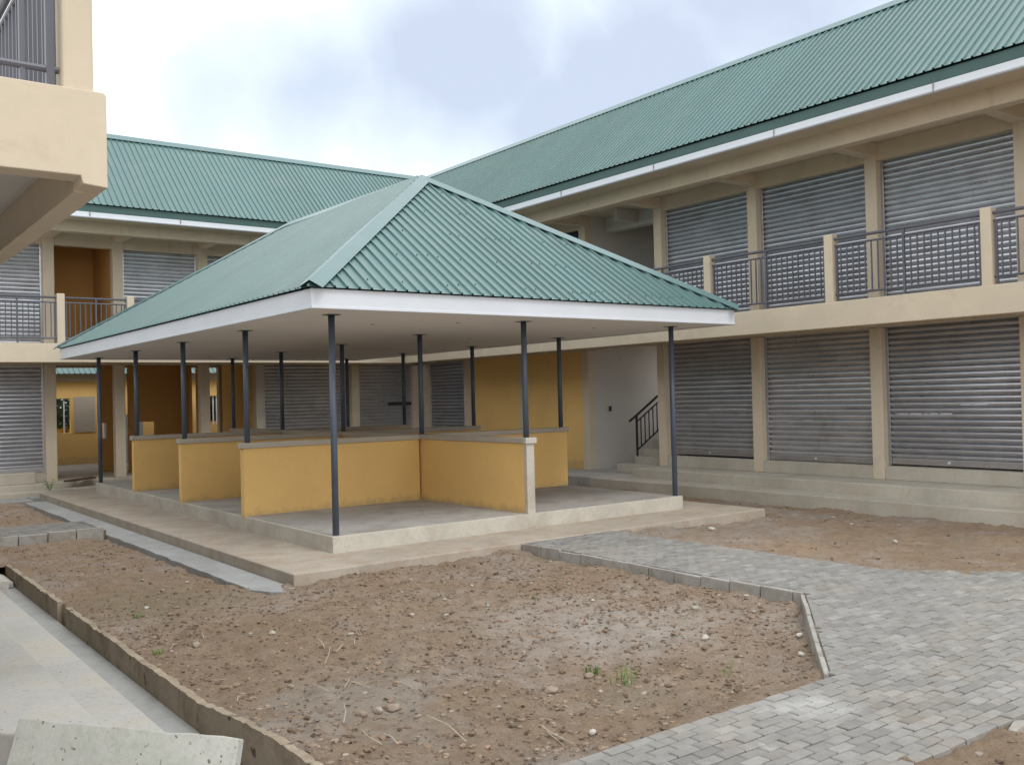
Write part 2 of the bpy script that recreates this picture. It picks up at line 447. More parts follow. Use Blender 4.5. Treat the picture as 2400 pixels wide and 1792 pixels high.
# ------------------------------------------------------------------ shop blocks
class Block:
    """s runs along the facade, d comes out of the facade, z up; self.w maps them to the world"""

    def __init__(s, root, w): s.root = root; s.w = w

    def box(s, mb, s0, s1, d0, d1, z0, z1): mb.box(s0, s1, d0, d1, z0, z1, xf=s.w)

    def part(s, name, mat, boxes, bevel=.01, parent=None):
        m = MB()
        for bx in boxes: s.box(m, *bx)
        return m.build(name, mat, parent or s.root, bevel=bevel)

    def shutter(s, s0, s1, z0, z1, d=-.185, pitch=.1, gap=0):
        m = MB(); prof = [(0, -.014), (.07, .0), (.13, .008), (.42, .014), (.68, .009), (.75, .0), (.79, -.016), (.85, -.002), (.91, -.018)]
        z = z0 + gap + .11; rows = []
        while z < z1:
            rows += [(z + q * pitch, dd) for q, dd in prof]; z += pitch
        rows = [r for r in rows if r[0] <= z1]
        g = .05
        for (za, da), (zb, db) in zip(rows, rows[1:]):
            m.quad([s.w(s0 + g * .4, d + da, za), s.w(s1 - g * .4, d + da, za), s.w(s1 - g * .4, d + db, zb), s.w(s0 + g * .4, d + db, zb)])
        o = m.build('roller_shutter', SHUT, s.root, recalc=True)
        s.part('bottom_bar', SHUT, [(s0 + g * .4, s1 - g * .4, d - .02, d + .006, z0 + gap, z0 + gap + .108)], .004, o)
        for q0, q1 in ((s0 - .004, s0 + g), (s1 - g, s1 + .004)):
            s.part('guide_rail', SHUT, [(q0, q1, d + .016, d + .046, z0 - .0, z1)], .003, o)
        # keyhole plate and handle on the bottom bar
        mid = (s0 + s1) / 2 + .1
        s.part('lock_plate', WHITE, [(mid - .025, mid + .025, d + .007, d + .014, z0 + gap + .04, z0 + gap + .075)], 0, o)
        return o

    def railing(s, s0, s1, d=1.225, standards=1, zf=ZT):
        m = MB(); w = s.w
        zt = zf + .95
        m.tube(w(s0, d, zf + .125), w(s1, d, zf + .125), .02, n=8)
        m.tube(w(s0, d, zt), w(s1, d, zt), .018, n=8)
        L = s1 - s0; n = max(2, round(L / .117)); mids = {round(n * (k + 1) / (standards + 1)) for k in range(standards)} if standards else set()
        for k in range(1, n):
            q = s0 + L * k / n
            if k in mids:
                m.box(q - .018, q + .018, d - .018, d + .018, zf - .02, zt + .10, xf=w)
            else:
                m.box(q - .010, q + .010, d - .010, d + .010, zf + .13, zt - .005, xf=w)
        for q in (s0 + .04, s1 - .04):
            m.box(q - .014, q + .014, d - .014, d + .014, zf - .02, zt - .002, xf=w)
        o = m.build('railing', RAIL, s.root)
        m = MB(); m.tube(w(s0, d, zt + .115), w(s1, d, zt + .115), .027, n=10); m.build('handrail', RAIL, o)
        return o

    def post(s, q, d=1.215):
        s.part('railing_post', CREAM, [(q - .085, q + .085, d - .085, d + .085, ZT - .01, ZT + 1.155)], .018)


def pitched_roof(B, s0, s1, lo_f, name='roof', phase=0.):
    """front slope of a block: corrugated from the eave to the ridge; lo_f(s) limits it at a valley"""
    w = B.w; m = MB()
    e0 = Vector(w(s0, OE + .05, ZGT + .03)); e1 = Vector(w(s1, OE + .05, ZGT + .03)); top = Vector(w(s0, -OR, ZR))
    E = (e1 - e0); L = E.length; E.normalize(); S = top - e0; SL = S.length; S /= SL
    corrugated(m, e0, E, S, L, SL, lambda a: lo_f(s0 + a) * SL, lambda a: SL, .1445, phase=phase)
    o = m.build(name, ROOF, B.root, recalc=False, tone=True)
    so = o.modifiers.new('sheet', 'SOLIDIFY'); so.thickness = .004; so.offset = -1
    return o


def rib_sign(n): return n


# ---------- right block
rb = thing('shop_block', (XS, 3, -.4), 'two-storey cream shop block along the right side with grey roller shutters on both floors', 'building', 'two-storey shop blocks round the courtyard')
wr = lambda s, d, z: (XS - d, s, z)
RB = Block(rb, wr)
RS0 = -9.2
cols = [-8.96, -6.32, -3.68, -1.06, 1.595, 4.22, 6.77, 9.32, 11.83, 14.23]
# structure
RB.part('ground_floor', STEP, [(RS0, 4.34, -3.2, .857, -.62, 0.0)], .012)
RB.part('entrance_step', STEP, [(RS0, 4.34, .858, 1.455, -.64, -.196), (4.341, 5.04, -.0, 1.455, -.64, -.196)], .012)
RB.part('stair_lobby_floor', FLOORC, [(4.341, 12.9, -3.2, -.002, -.62, -.2), (5.041, 12.86, -.001, 1.30, -.62, -.205)], .008)
RB.part('balcony_beam', CREAM, [(RS0, YL - OB, OB - .15, OB, ZB, ZT)], .012)
RB.part('balcony_slab', OFFWHITE, [(RS0, YL - OB, -3.1, OB - .151, 2.88, 3.04)], 0)
RB.part('slab_edge_beam', CREAM, [(RS0, 14.1, -.20, -.001, ZB + .04, 2.879)], .006)
RB.part('upper_beam', CREAM, [(RS0, YL - OB, OB - .24, OB, ZU, 6.03)], .015)
RB.part('veranda_ceiling', CREAM, [(RS0, YL + .0, -3.0, OB - .241, 5.97, 6.0), (RS0, YL - OE - .02, OB + .001, OE - .06, 5.972, 5.99)], 0)
RB.part('shop_lintel', CREAM, [(RS0, 4.105, -.21, -.03, 5.66, 5.969), (6.89, 14.1, -.21, -.03, 5.66, 5.969)], .006)
for i, q in enumerate(cols):
    z0 = 0.0 if q < 4.3 else -.2
    RB.part('column', CREAM, [(q - .115, q + .115, -.22, 0, z0, ZB + .035)], .012)
    RB.part('column', CREAM, [(q - .115, q + .115, -.22, 0, 3.041, 5.969)], .012)
    RB.part('cross_beam', CREAM, [(q - .11, q + .11, .001, OB - .241, ZU + .03, 5.968)], .012)
    RB.part('cantilever_beam', CREAM, [(q - .11, q + .11, .001, OB - .151, ZB + .06, 2.879)], .012)
for q0, q1 in zip(cols, cols[1:]):
    a, c = q0 + .117, q1 - .117
    if q1 < 4.3:
        RB.part('shutter_sill', STEP, [(a, c, -.3, -.012, .001, .235)], .008)
        RB.shutter(a, c, .237, 2.75, gap={-3.68: .03, -1.06: .012, 1.595: .035}.get(q0, .01))
        RB.shutter(a, c, 3.045, 5.655)
    elif q0 > 11:
        RB.shutter(a + .14, c, -.19, 2.75); RB.shutter(a, c, 3.045, 5.655)
        RB.part('jamb', CREAM, [(a, a + .136, -.22, -.02, -.2, ZB + .03)], .006)
for (q0, q1, z) in ((-2.35, -1.32, 1.15), (-2.95, -2.5, 1.30), (2.0, 2.95, 1.25), (.4, .62, 1.02)):
    sh = [o for o in rb.children if o.name.startswith('roller_shutter') and abs((W[o.name].y) - (q0 + q1) / 2) < 1.3 and W[o.name].z < 2][0]
    m = MB(); y = q0
    while y < q1:
        L_ = random.uniform(.06, .25); m.box(y, min(q1, y + L_), -.172, -.1655, z + random.uniform(-.004, .004), z + random.uniform(.008, .016), xf=wr); y += L_ + random.uniform(-.0, .04)
    m.build('paint_smear', WHITE, sh)
# yellow wall bays of the stair end
RB.part('shop_wall', YELLOW, [(6.888, 9.202, -.2, -.02, -.2, 2.86), (9.438, 11.712, -.2, -.02, -.2, 2.86)], 0)
RB.part('shop_wall', CREAM, [(7.75, 9.202, -.2, -.02, 3.04, 5.655), (9.438, 11.712, -.2, -.02, 3.04, 5.655), (6.888, 7.749, -.2, -.02, 3.04, 4.45)], 0)
wd = RB.part('window', BLUE, [(6.93, 7.71, -.16, -.12, 4.5, 5.62)], 0)
RB.part('window_frame', DARK, [(6.888, 6.929, -.2, -.04, 4.451, 5.654), (7.711, 7.749, -.2, -.04, 4.451, 5.654), (6.93, 7.71, -.2, -.04, 4.451, 4.499), (6.93, 7.71, -.2, -.04, 5.621, 5.654)], 0, wd)
# stair well
RB.part('stairwell_wall', OFFWHITE, [(6.66, 6.86, -3.2, -.221, -.2, 2.879), (4.0, 4.1, -3.2, -.225, 0.001, 2.879), (4.101, 6.659, -3.3, -3.15, -.2, .95)], 0)
RB.part('stairwell_wall', OFFWHITE, [(6.66, 6.86, -3.2, -.221, 3.041, 5.968), (4.0, 4.1, -3.2, -.225, 3.041, 5.968), (4.101, 6.659, -3.3, -3.15, 3.041, 5.968)], 0)
RB.part('drop_beam', OFFWHITE, [(4.34, 6.65, -.95, -.7, 5.62, 5.967), (5.5, 5.62, -.69, -.0, 5.68, 5.967)], .01)
st = [(4.37, 5.72, -.30, -.003, -.2, -.005)]
for k in range(9):
    st.append((4.37, 5.42, -.30 - .27 * (k + 1), -.301 - .27 * k, -.2, .0 + .165 * (k + 1)))
stair = RB.part('staircase', STEP, st, .008)
m = MB()
for k in range(9):
    q = -.33 - .27 * k
m.tube(wr(5.38, -.35, .165 + .95), wr(5.38, -.35 - .27 * 8, .165 * 9 + .95), .028, n=8)
m.tube(wr(5.38, -.35, .165 + .95), wr(5.38, -.12, .165 + .82), .028, n=8)
m.tube(wr(5.38, -.35, .165 + .80), wr(5.38, -.35 - .27 * 8, .165 * 9 + .80), .018, n=8)
m.tube(wr(5.38, -.35, .165 + .14), wr(5.38, -.35 - .27 * 8, .165 * 9 + .14), .018, n=8)
for k in range(17):
    q = -.35 - .135 * k; z = .165 + .165 * k / 2
    if k % 8 == 0: m.box(5.36, 5.40, q - .02, q + .02, z - .05, z + .94, xf=wr)
    else: m.box(5.37, 5.39, q - .01, q + .01, z + .14, z + .80, xf=wr)
m.build('stair_railing', DARK, stair)
m = MB(); m.box(4.42, 4.46, -.36, -.32, .0, 1.1, xf=wr); m.tube(wr(4.44, -.34, 1.1), wr(4.44, -2.5, 2.4), .025, n=8); m.tube(wr(4.44, -.34, .3), wr(4.44, -2.5, 1.6), .018, n=8); m.build('stair_railing', DARK, stair)
m = MB(); m.prism([wr(4.12, -.5, 2.87), wr(4.12, -.5, 2.0), wr(4.12, -3.1, 1.55), wr(4.12, -3.1, 2.87)], (0, .22, 0)); m.build('stair_soffit', OFFWHITE, stair)
RB.part('light_switch', DARK, [(6.62, 6.659, -.72, -.66, 1.2, 1.33)], 0)
# railings
pq = [-6.32, -3.74, -1.045, 1.665, 4.27, 6.85, 9.4, 11.9]
for q in pq: RB.post(q)
for a, c in zip(pq, pq[1:]): RB.railing(a + .086, c - .086, standards=1)
# gutter, fascia, roof
VAL = lambda s: max(0., min(1., (OE - (YL - s)) / (OE + OR)))
rr = pitched_roof(RB, RS0, YL + OR, VAL, phase=.03)
m = MB(); e = RS0
RB.box(m, RS0, YL - OE - .005, OE - .02, OE, 6.062, ZGT + .018); m.build('gutter', GUTTER, rr, bevel=.006)
m = MB(); RB.box(m, RS0, YL - OE - .01, OE - .06, OE + .004, ZG, 6.058); RB.box(m, RS0, YL - OE - .01, OE + .0045, OE + .016, ZG + .012, ZG + .04)
m.build('fascia', WHITE, rr, bevel=.003)
m = MB()
for q in (-3.4, -.55, 2.3, 5.1, 7.9): RB.box(m, q - .010, q + .010, OE + .0042, OE + .020, ZG + .005, 6.055)
m.build('gutter_bracket', paint('stained_bracket', (.33, .31, .29), .7).m, rr)
nfr = Vector((-1, 0, (OE + OR) / (ZR - ZGT)))
m = MB(); cap_strip(m, wr(RS0, -OR, ZR), wr(YL + OR, -OR, ZR), nfr, (1, 0, nfr.z), .16); m.build('ridge_cap', CAP, rr)
bz = ZGT; bd = -OR - (OE + OR)
m = MB(); m.quad([wr(RS0, -OR, ZR), wr(YL + OR, -OR, ZR), wr(YL - bd, bd, bz), wr(RS0, bd, bz)]); m.build('rear_roof', ROOF, rr)
RB.part('rear_wall', CREAM, [(RS0, 4.0, -3.5, -3.31, -.6, 6.1), (4.001, 6.859, -3.5, -3.31, -.6, .9), (6.86, 17.1, -3.5, -3.31, -.6, 6.1), (4.001, 6.859, -3.5, -3.31, 5.3, 6.1)], 0)  # gap behind the stairwell added to let light onto its side wall
RB.part('end_wall', CREAM, [(RS0 - .2, RS0 - .001, -3.5, 0, -.6, 6.1)], 0)

# ---------- far block
lb = thing('shop_block', (3, YL, -.4), 'two-storey cream shop block across the far left side with open dark passages at ground level', 'building', 'two-storey shop blocks round the courtyard')
wl = lambda s, d, z: (s, YL - d, z)
LB = Block(lb, wl)
LS0 = -5.4
lcols = [-3.1, -.385, 1.215, 3.37, 4.9, 7.8, 9.95]
LB.part('ground_floor', STEP, [(LS0, -.62, -3.0, .57, -.62, -.16), (-.619, .1, -3.0, .25, -.62, -.16), (.101, 9.15, -3.0, .16, -.62, -.165)], .012)
LB.part('entrance_step', STEP, [(LS0, -.62, .571, .95, -.64, -.30), (-.619, 9.0, .251, .95, -.64, -.30)], .012)
LB.part('apron_slab', GREYC, [(LS0, -1.1, .951, 1.75, -.66, -.42), (-1.099, 8.7, .951, 1.40, -.66, -.40)], .012)
LB.part('shutter_sill', STEP, [(LS0, -.80, .0, .28, -.159, .105), (LS0, -.51, -.3, -.012, -.159, .06)], .015)
LB.part('balcony_beam', CREAM, [(LS0, XS - OB - .0, OB - .15, OB, ZB, ZT)], .012)
LB.part('balcony_slab', OFFWHITE, [(LS0, XS - OB + .1, -3.1, OB - .151, 2.88, 3.04)], 0)
LB.part('slab_edge_beam', CREAM, [(LS0, 9.8, -.20, -.001, ZB + .0, 2.879)], .006)
LB.part('upper_beam', CREAM, [(LS0, XS - OB - .0, OB - .24, OB, ZU, 6.03)], .015)
LB.part('veranda_ceiling', CREAM, [(LS0, XS - .3, -3.0, OB - .241, 5.965, 5.995), (LS0, XS - OE - .02, OB + .001, OE - .06, 5.967, 5.985)], 0)
LB.part('shop_lintel', CREAM, [(LS0, 10.0, -.21, -.03, 5.57, 5.964)], .006)
for q in lcols:
    hw = .125 if q < 9 else .2
    LB.part('column', CREAM, [(q - hw, q + hw, -.24, 0, -.16, ZB + .0)], .012)
    LB.part('column', CREAM, [(q - hw, q + hw, -.24, 0, 3.041, 5.964)], .012)
    LB.part('cross_beam', CREAM, [(q - .11, q + .11, .001, OB - .241, ZU + .03, 5.963)], .012)
    LB.part('cantilever_beam', CREAM, [(q - .11, q + .11, .001, OB - .151, ZB + .10, 2.879)], .012)
LB.shutter(-2.975, -.512, .062, 2.75, gap=.02); LB.shutter(LS0, -3.226, .062, 2.75)
LB.shutter(5.03, 7.673, -.155, 2.75); LB.shutter(7.927, 9.748, -.155, 2.75)
LB.part('jamb', OFFWHITE, [(4.82, 4.96, -.239, .012, -.158, ZB - .01)], .006)
for a, c in ((LS0, -3.226), (-2.975, -.512), (1.342, 3.243), (3.497, 4.773), (5.03, 7.673), (7.927, 9.748)): LB.shutter(a, c, 3.045, 5.565)
LB.part('lock_bar', DARK, [(8.95, 9.74, -.15, -.11, 1.45, 1.53)], 0)
# upper recess with ochre walls
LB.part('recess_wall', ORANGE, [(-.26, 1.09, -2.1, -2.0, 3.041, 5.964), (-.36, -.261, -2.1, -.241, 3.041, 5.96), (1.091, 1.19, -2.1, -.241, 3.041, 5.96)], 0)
# passage walls
LB.part('passage_wall', YELLOW, [(4.82, 4.96, -2.75, -.241, -.16, 2.879)], 0); LB.part('passage_wall', YELLOW, [(-.5, -.4, -2.75, -.241, -.16, 2.879)], 0)
LB.part('passage_block', ORANGE, [(2.0, 3.55, -2.30, -2.2, -.16, .74), (2.0, 3.55, -2.30, -2.2, 1.17, 2.879), (2.0, 2.28, -2.30, -2.2, .741, 1.169), (2.70, 3.55, -2.30, -2.2, .741, 1.169),  # ochre on yellow walls: deep interior shade put into the colour
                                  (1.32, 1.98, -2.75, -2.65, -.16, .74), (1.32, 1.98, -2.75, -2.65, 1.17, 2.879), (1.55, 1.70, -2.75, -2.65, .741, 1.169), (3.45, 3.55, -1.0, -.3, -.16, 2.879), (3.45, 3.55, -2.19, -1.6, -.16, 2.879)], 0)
LB.part('rear_wall', CREAM, [(LS0, -.5, -3.2, -3.0, -.6, 6.1), (-.499, 4.82, -3.2, -3.0, 2.7, 6.1), (4.821, 13.4, -3.2, -3.0, -.6, 6.1)], 0)
lp = [-5.2, -2.9, -.39, 1.16, 3.37, 5.6, 7.9]
for q in lp: LB.post(q)
for a, c in zip(lp, lp[1:]): LB.railing(a + .086, c - .086, standards=2 if c - a > 2.4 else 1)
VALL = lambda s: max(0., min(1., (OE - (XS - s)) / (OE + OR)))
lr = pitched_roof(LB, LS0, XS + OR, VALL, phase=.06)
m = MB(); LB.box(m, LS0, XS - OE - .005, OE - .02, OE, 6.062, ZGT + .018); m.build('gutter', GUTTER, lr, bevel=.006)
m = MB(); LB.box(m, LS0, XS - OE - .01, OE - .06, OE + .004, ZG, 6.058); LB.box(m, LS0, XS - OE - .01, OE + .0045, OE + .016, ZG + .012, ZG + .04)
m.build('fascia', WHITE, lr, bevel=.003)
m = MB()
for q in (-2.2, .1, 2.15, 5.0): LB.box(m, q - .016, q + .016, OE + .0042, OE + .018, ZG + .03, 6.055)
m.build('gutter_bracket', bpy.data.materials['stained_bracket'], lr)
m = MB(); cap_strip(m, wl(LS0, -OR, ZR), wl(XS + OR, -OR, ZR), (0, -1, nfr.z), (0, 1, nfr.z), .16); m.build('ridge_cap', CAP, lr)
m = MB(); m.quad([wl(LS0, -OR, ZR), wl(XS + OR, -OR, ZR), wl(XS - bd, bd, bz), wl(LS0, bd, bz)]); m.build('rear_roof', ROOF, lr)

# ---------- near left block (its balcony corner hangs into the picture)
XW = -4.14 - OB
nb = thing('shop_block', (XW, 2, -.4), 'near shop block at upper left with a plain cream balcony corner and grey rail bars', 'building', 'two-storey shop blocks round the courtyard')
ww = lambda s, d, z: (XW + d, s, z)
NB = Block(nb, ww)
Y0 = -6.09; Y1 = 12.2
m = MB(); m.prism([ww(Y0, -3, ZB + .035), ww(Y0, OB - .118, ZB + .035), ww(Y0, OB - .108, ZB - .002), ww(Y0, OB, ZB - .012), ww(Y0, OB, ZT - .012), ww(Y0, OB - .012, ZT), ww(Y0, -3, ZT)], (0, .15, 0)); m.build('balcony_beam', CREAM, nb, bevel=.005)
NB.part('balcony_beam', CREAM, [(Y0 + .1505, Y1, OB - .115, OB - .001, ZB - .014, ZT)], .004)
NB.part('balcony_slab', OFFWHITE, [(Y0 + .151, Y1, -3, OB - .116, 2.868, 3.04)], 0)
SLY = lambda x: -5.45 - (x + 4.455) * 1.3605
m = MB(); m.prism([(XW - 3, Y1, -.62), (XW - 3, SLY(XW - 3), -.62), (XW + 1.36, SLY(XW + 1.36), -.62), (XW + 1.36, Y1, -.62)], (0, 0, .62)); m.build('veranda_floor', SLABC, nb, bevel=.012)
m = MB(); m.prism([(XW + 1.361, .25, -.66), (XW + 1.361, SLY(XW + 1.361), -.66), (XW + 1.765, SLY(XW + 1.765), -.66), (XW + 1.765, .25, -.66)], (0, 0, .46)); m.build('entrance_step', SLABC, nb, bevel=.012)
NB.part('drain_bridge', SLABC, [(.62, Y1 - .2, 1.361, 1.93, -.515, -.2), (2.0, 2.72, 1.931, 2.20, -.515, -.45)], .012)
NB.part('corner_post', CREAM, [(Y0 + .02, Y0 + .165, OB - .185, OB - .048, ZT - .01, ZT + 1.155)], .016)
m = MB(); w = ww
d0 = -2.9
for z, r in ((ZT + .095, .017), (ZT + .95, .018)):
    m.tube(w(Y0 + .09, OB - .19, z), w(Y0 + .09, d0, z), r, n=8)
k = 0; q = OB - .225
while q > d0:
    wdt = .018 if k % 5 == 0 else .0105
    m.box(Y0 + .09 - wdt, Y0 + .09 + wdt, q - wdt, q + wdt, ZT - .02, ZT + .94, xf=lambda s, d, z: w(s, d, z)); q -= .117; k += 1
o = m.build('railing', RAIL, nb)
m = MB(); m.tube(w(Y0 + .09, OB - .19, ZT + 1.065), w(Y0 + .09, d0, ZT + 1.065), .027, n=10); m.build('handrail', RAIL, o)
for a, c in ((Y0 + .17, Y0 + 2.55), (Y0 + 2.72, Y0 + 5.2), (Y0 + 5.37, Y0 + 7.8)):
    NB.railing(a, c, d=OB - .115)
    NB.part('railing_post', CREAM, [(c, c + .17, OB - .2, OB - .03, ZT - .01, ZT + 1.155)], .016)
ncols = [-5.9, -3.3, -.7, 1.9, 4.5, 7.1, 9.7, 12.0]
for q in ncols:
    NB.part('column', CREAM, [(q - .115, q + .115, -.22, 0, 0.001, ZB)], .012)
for q0, q1 in zip(ncols, ncols[1:]):
    NB.shutter(q0 + .117, q1 - .117, .001, 2.75)
NB.part('end_wall', CREAM, [(Y0, Y0 + .2, -3.2, -.23, 0.001, 2.86)], 0)
NB.part('lower_floor', GREYC, [(-9.2, -6.75, -3, 1.74, -.64, -.32)], 0)

# ------------------------------------------------------------------ market hall seen through the passages
mh = thing('market_hall', (4, 22, -.5), 'yellow hall with small window openings seen through the passage under the far block', 'building')
YH = 22


def hwall(x0, x1, z0, z1, mat=YELLOW): return (x0, x1, YH, YH + .18, z0, z1)


ops = [(.75, 1.70, .80, 1.9), (5.07, 5.50, .74, 1.92), (5.72, 6.62, .92, 1.90)]
bx = []; x = -4
for (a, c, z0, z1) in ops:
    bx.append((x, a, YH, YH + .18, -.6, 2.43)); bx.append((a, c, YH, YH + .18, -.6, z0)); bx.append((a, c, YH, YH + .18, z1, 2.43)); x = c
bx.append((x, 12, YH, YH + .18, -.6, 2.43))
m = MB(); [m.box(*q) for q in bx]; wl_o = m.build('wall', YELLOW, mh)
m = MB(); m.box(-4, 12, YH - .02, YH + .2, 2.432, 2.74); m.build('lintel_band', CREAM, mh)
m = MB(); m.box(-4, 12, 17.55, 20.65, 3.05, 3.15); m.box(-4, -3.9, 17.55, 20.65, -.6, 3.05); m.build('shade_canopy', CREAM, mh)  # unseen canopy, added to shade the hall wall behind it
m = MB(); m.box(-4, 12, 17.5, YH - .01, -.63, -.2); m.build('floor', FLOORC, mh)  # pale floor added to bounce light onto the hall wall
m = MB(); m.box(1.80, 2.42, YH - .03, YH - .002, .82, 1.95); m.build('window_board', COPING, mh)
m = MB()
for a, c in ((5.03, 5.07), (5.5, 5.54)): m.box(a, c, YH - .03, YH + .1, .74, 1.92)
m.box(5.07, 5.5, YH - .03, YH + .1, 1.92, 1.96); m.box(5.07, 5.5, YH + .02, YH + .06, 1.42, 1.45); m.box(5.07, 5.5, YH + .02, YH + .06, 1.05, 1.08)
o = m.build('window_frame', WHITE, mh)
m = MB(); m.box(5.08, 5.49, YH + .07, YH + .10, .75, 1.62); m.build('window_panel', BLUE, o)
m = MB()
for q, z0 in ((6.30, .92), (6.42, .92), (1.50, .80)):
    m = MB(); m.box(q, q + .035, YH + .06, YH + .1, z0, 1.90); m.build('window_bar', WHITE, mh)
m = MB(); e0 = Vector((-4, YH - .35, 2.68)); S = Vector((0, .84, .54)).normalized()
corrugated(m, e0, Vector((1, 0, 0)), S, 16, 3.2, lambda a: 0, lambda a: 3.2, .16); m.build('roof', ROOF, mh)
m = MB()
for q in (-3.8, 0, 4, 8, 11.8): m.box(q - .1, q + .1, YH + 2.3, YH + 2.5, -.6, 3.9)
m.build('rear_pier', CREAM, mh)
m = MB(); m.box(2.50, 3.7, 21.2, 21.35, -.198, 1.35); tag(m.build('low_wall', WHITE, bevel=.01), 'low white wall in the gap behind the far block, glimpsed through small openings', 'wall')
m = MB(); m.box(-3, 9, 24.1, 24.25, -.6, .98); tag(m.build('boundary_wall', YELLOW, bevel=.01), 'low yellow boundary wall beyond the hall openings with trees behind', 'wall')


def tree(x, y, h, r, label, seed):
    rnd = random.Random(seed)
    t = thing('tree', (x, y, -.6), label, 'tree', 'trees beyond the hall')
    m = MB(); m.tube((x, y, -.6), (x + .1, y, h * .45), .14, .09, 8); 
    limbs = []
    for k in range(6):
        a = k * 1.05 + rnd.random(); q = (x + math.cos(a) * r * .6, y + math.sin(a) * r * .6, h * (.55 + .3 * rnd.random()))
        m.tube((x + .05, y, h * .35), q, .06, .02, 6); limbs.append(q)
    m.build('trunk', BARK, t)
    m = MB()
    cl = [(q[0] + rnd.gauss(0, .3), q[1] + rnd.gauss(0, .3), q[2] + rnd.gauss(0, .3), r * rnd.uniform(.3, .5)) for q in limbs for _ in range(3)]
    cl += [(x + rnd.gauss(0, r * .5), y + rnd.gauss(0, r * .5), rnd.uniform(.1, h * .5), r * .35) for _ in range(14)]
    for (cx, cy, cz, cr) in cl:
        for _ in range(170):
            v = Vector((rnd.gauss(0, 1), rnd.gauss(0, 1), rnd.gauss(0, 1))).normalized() * cr * rnd.random() ** .4
            p = Vector((cx, cy, cz)) + v; u = Vector((rnd.gauss(0, 1), rnd.gauss(0, 1), rnd.gauss(0, .6))).normalized(); w_ = u.orthogonal().normalized()
            L = rnd.uniform(.07, .15); m.quad([p, p + u * L + w_ * L * .4, p + u * L * 2, p + u * L - w_ * L * .4])
    m.build('crown', LEAF, t, recalc=False)


tree(1.3, 25.6, 3.4, 1.5, 'leafy green tree seen through the left opening of the yellow hall', 1)
tree(7.6, 25.8, 3.4, 1.5, 'leafy green tree seen through the right openings of the yellow hall', 2)

# ------------------------------------------------------------------ ground, paths, drain
m = MB(); m.box(-400, 400, -400, 400, -1.2, -.66); tag(m.build('ground', GROUNDM), kind='structure')
PZ = -.25


def fbm(x, y, s, o=4, seed=0):
    v = 0; a = 1
    for _ in range(o):
        v += a * mn.noise((x * s + seed, y * s - seed, seed * .37)); s *= 2.03; a *= .5
    return v


def sstep(a, b_, x):
    t = max(0., min(1., (x - a) / (b_ - a))); return t * t * (3 - 2 * t)


def soil_h(x, y):
    h = -.380
    h += .10 * sstep(-6.45, -7.0, y) * (1 if x < 2.2 else 0)                       # rises flush to the cross path
    if x > 3.6:                                                              # right garden: flush with the path, falls to the steps
        h = -.275 - .115 * sstep(3.9, 6.2, x) * sstep(-6.6, -4.2, y)
        h -= .03 * sstep(6.5, 8.4, x)
        h += .05 * max(0, fbm(x, y, .9, 2, 9)) * sstep(7.2, 8.4, x)
    if -5.4 < y < -1.0 and x < 2.2: h += .035 * sstep(1.35, 2.05, x) * (.6 + .8 * fbm(x, y, 2.2, 2, 71))
    if x < -1.2:
        h -= .06 * sstep(-1.9, -1.5, x) * sstep(-1.2, .2, y) * sstep(-3.2, -2.2, x)
        h += .03 * sstep(-2.7, -3.15, x) + .085 * sstep(-4.4, -5.7, y) * sstep(-2.2, -3.1, x)
    if -1.9 < y < -.8 and -1.3 < x < 2.2:
        h += .075 * sstep(-1.9, -1.06, y) * sstep(-1.3, -.7, x) * (.55 + .9 * fbm(x, 0, 1.7, 3, 4))
    if y < -8.0: h = -.268 - .05 * sstep(-8.25, -9, y)
    n = .026 * fbm(x, y, 1.3, 3, 1) + .026 * fbm(x, y, 4.2, 3, 2) + .015 * fbm(x, y, 12, 2, 3)
    fp = fbm(x, y, 2.6, 2, 55); n -= .035 * sstep(.32, .6, fp)
    return h + n


def soil_patch(x0, x1, y0, y1, step, drop=0):
    nx = int((x1 - x0) / step) + 1; ny = int((y1 - y0) / step) + 1
    xs = np.linspace(x0, x1, nx); ys = np.linspace(y0, y1, ny)
    xs = np.concatenate(([x0 - .002], xs)); nx += 1                       # a skirt closes the western edge
    v = [(X, Y, soil_h(X, Y) - drop - (.3 if i == 0 else 0)) for Y in ys for i, X in enumerate(xs)]
    f = [(j * nx + i, j * nx + i + 1, (j + 1) * nx + i + 1, (j + 1) * nx + i) for j in range(ny - 1) for i in range(nx - 1)]
    me = bpy.data.meshes.new('soil'); me.from_pydata(v, [], f)
    for p in me.polygons: p.use_smooth = True
    me.materials.append(SOIL)
    o = bpy.data.objects.new('soil', me); COL.objects.link(o); W[o.name] = Vector((0, 0, 0)); return tag(o, kind='structure')


soil_patch(-3.19, 2.2, -7.04, -.9, .032)
soil_patch(-3.19, -1.3, -1.1, 12.6, .04, .006)
soil_patch(-3.62, -3.16, 2.66, 12.6, .05)
soil_patch(3.6, 8.7, -7.1, 6.0, .045)
soil_patch(-3.19, 7, -9.6, -8.06, .05)


# pavers: real blocks in running bond
def path_span(y):
    if y > -1.06 or y < -8.11: return (0, 0)
    if y < -6.98: return (-3.1, 8.6)
    xl = 2.118 if y > -5.29 else 2.118 + (y + 5.29) * (2.06 - .10) / (6.92 - 5.29)
    return (xl + (.012 if y < -5.29 else 0), 3.66 + max(0, -5.16 - y) * .83)


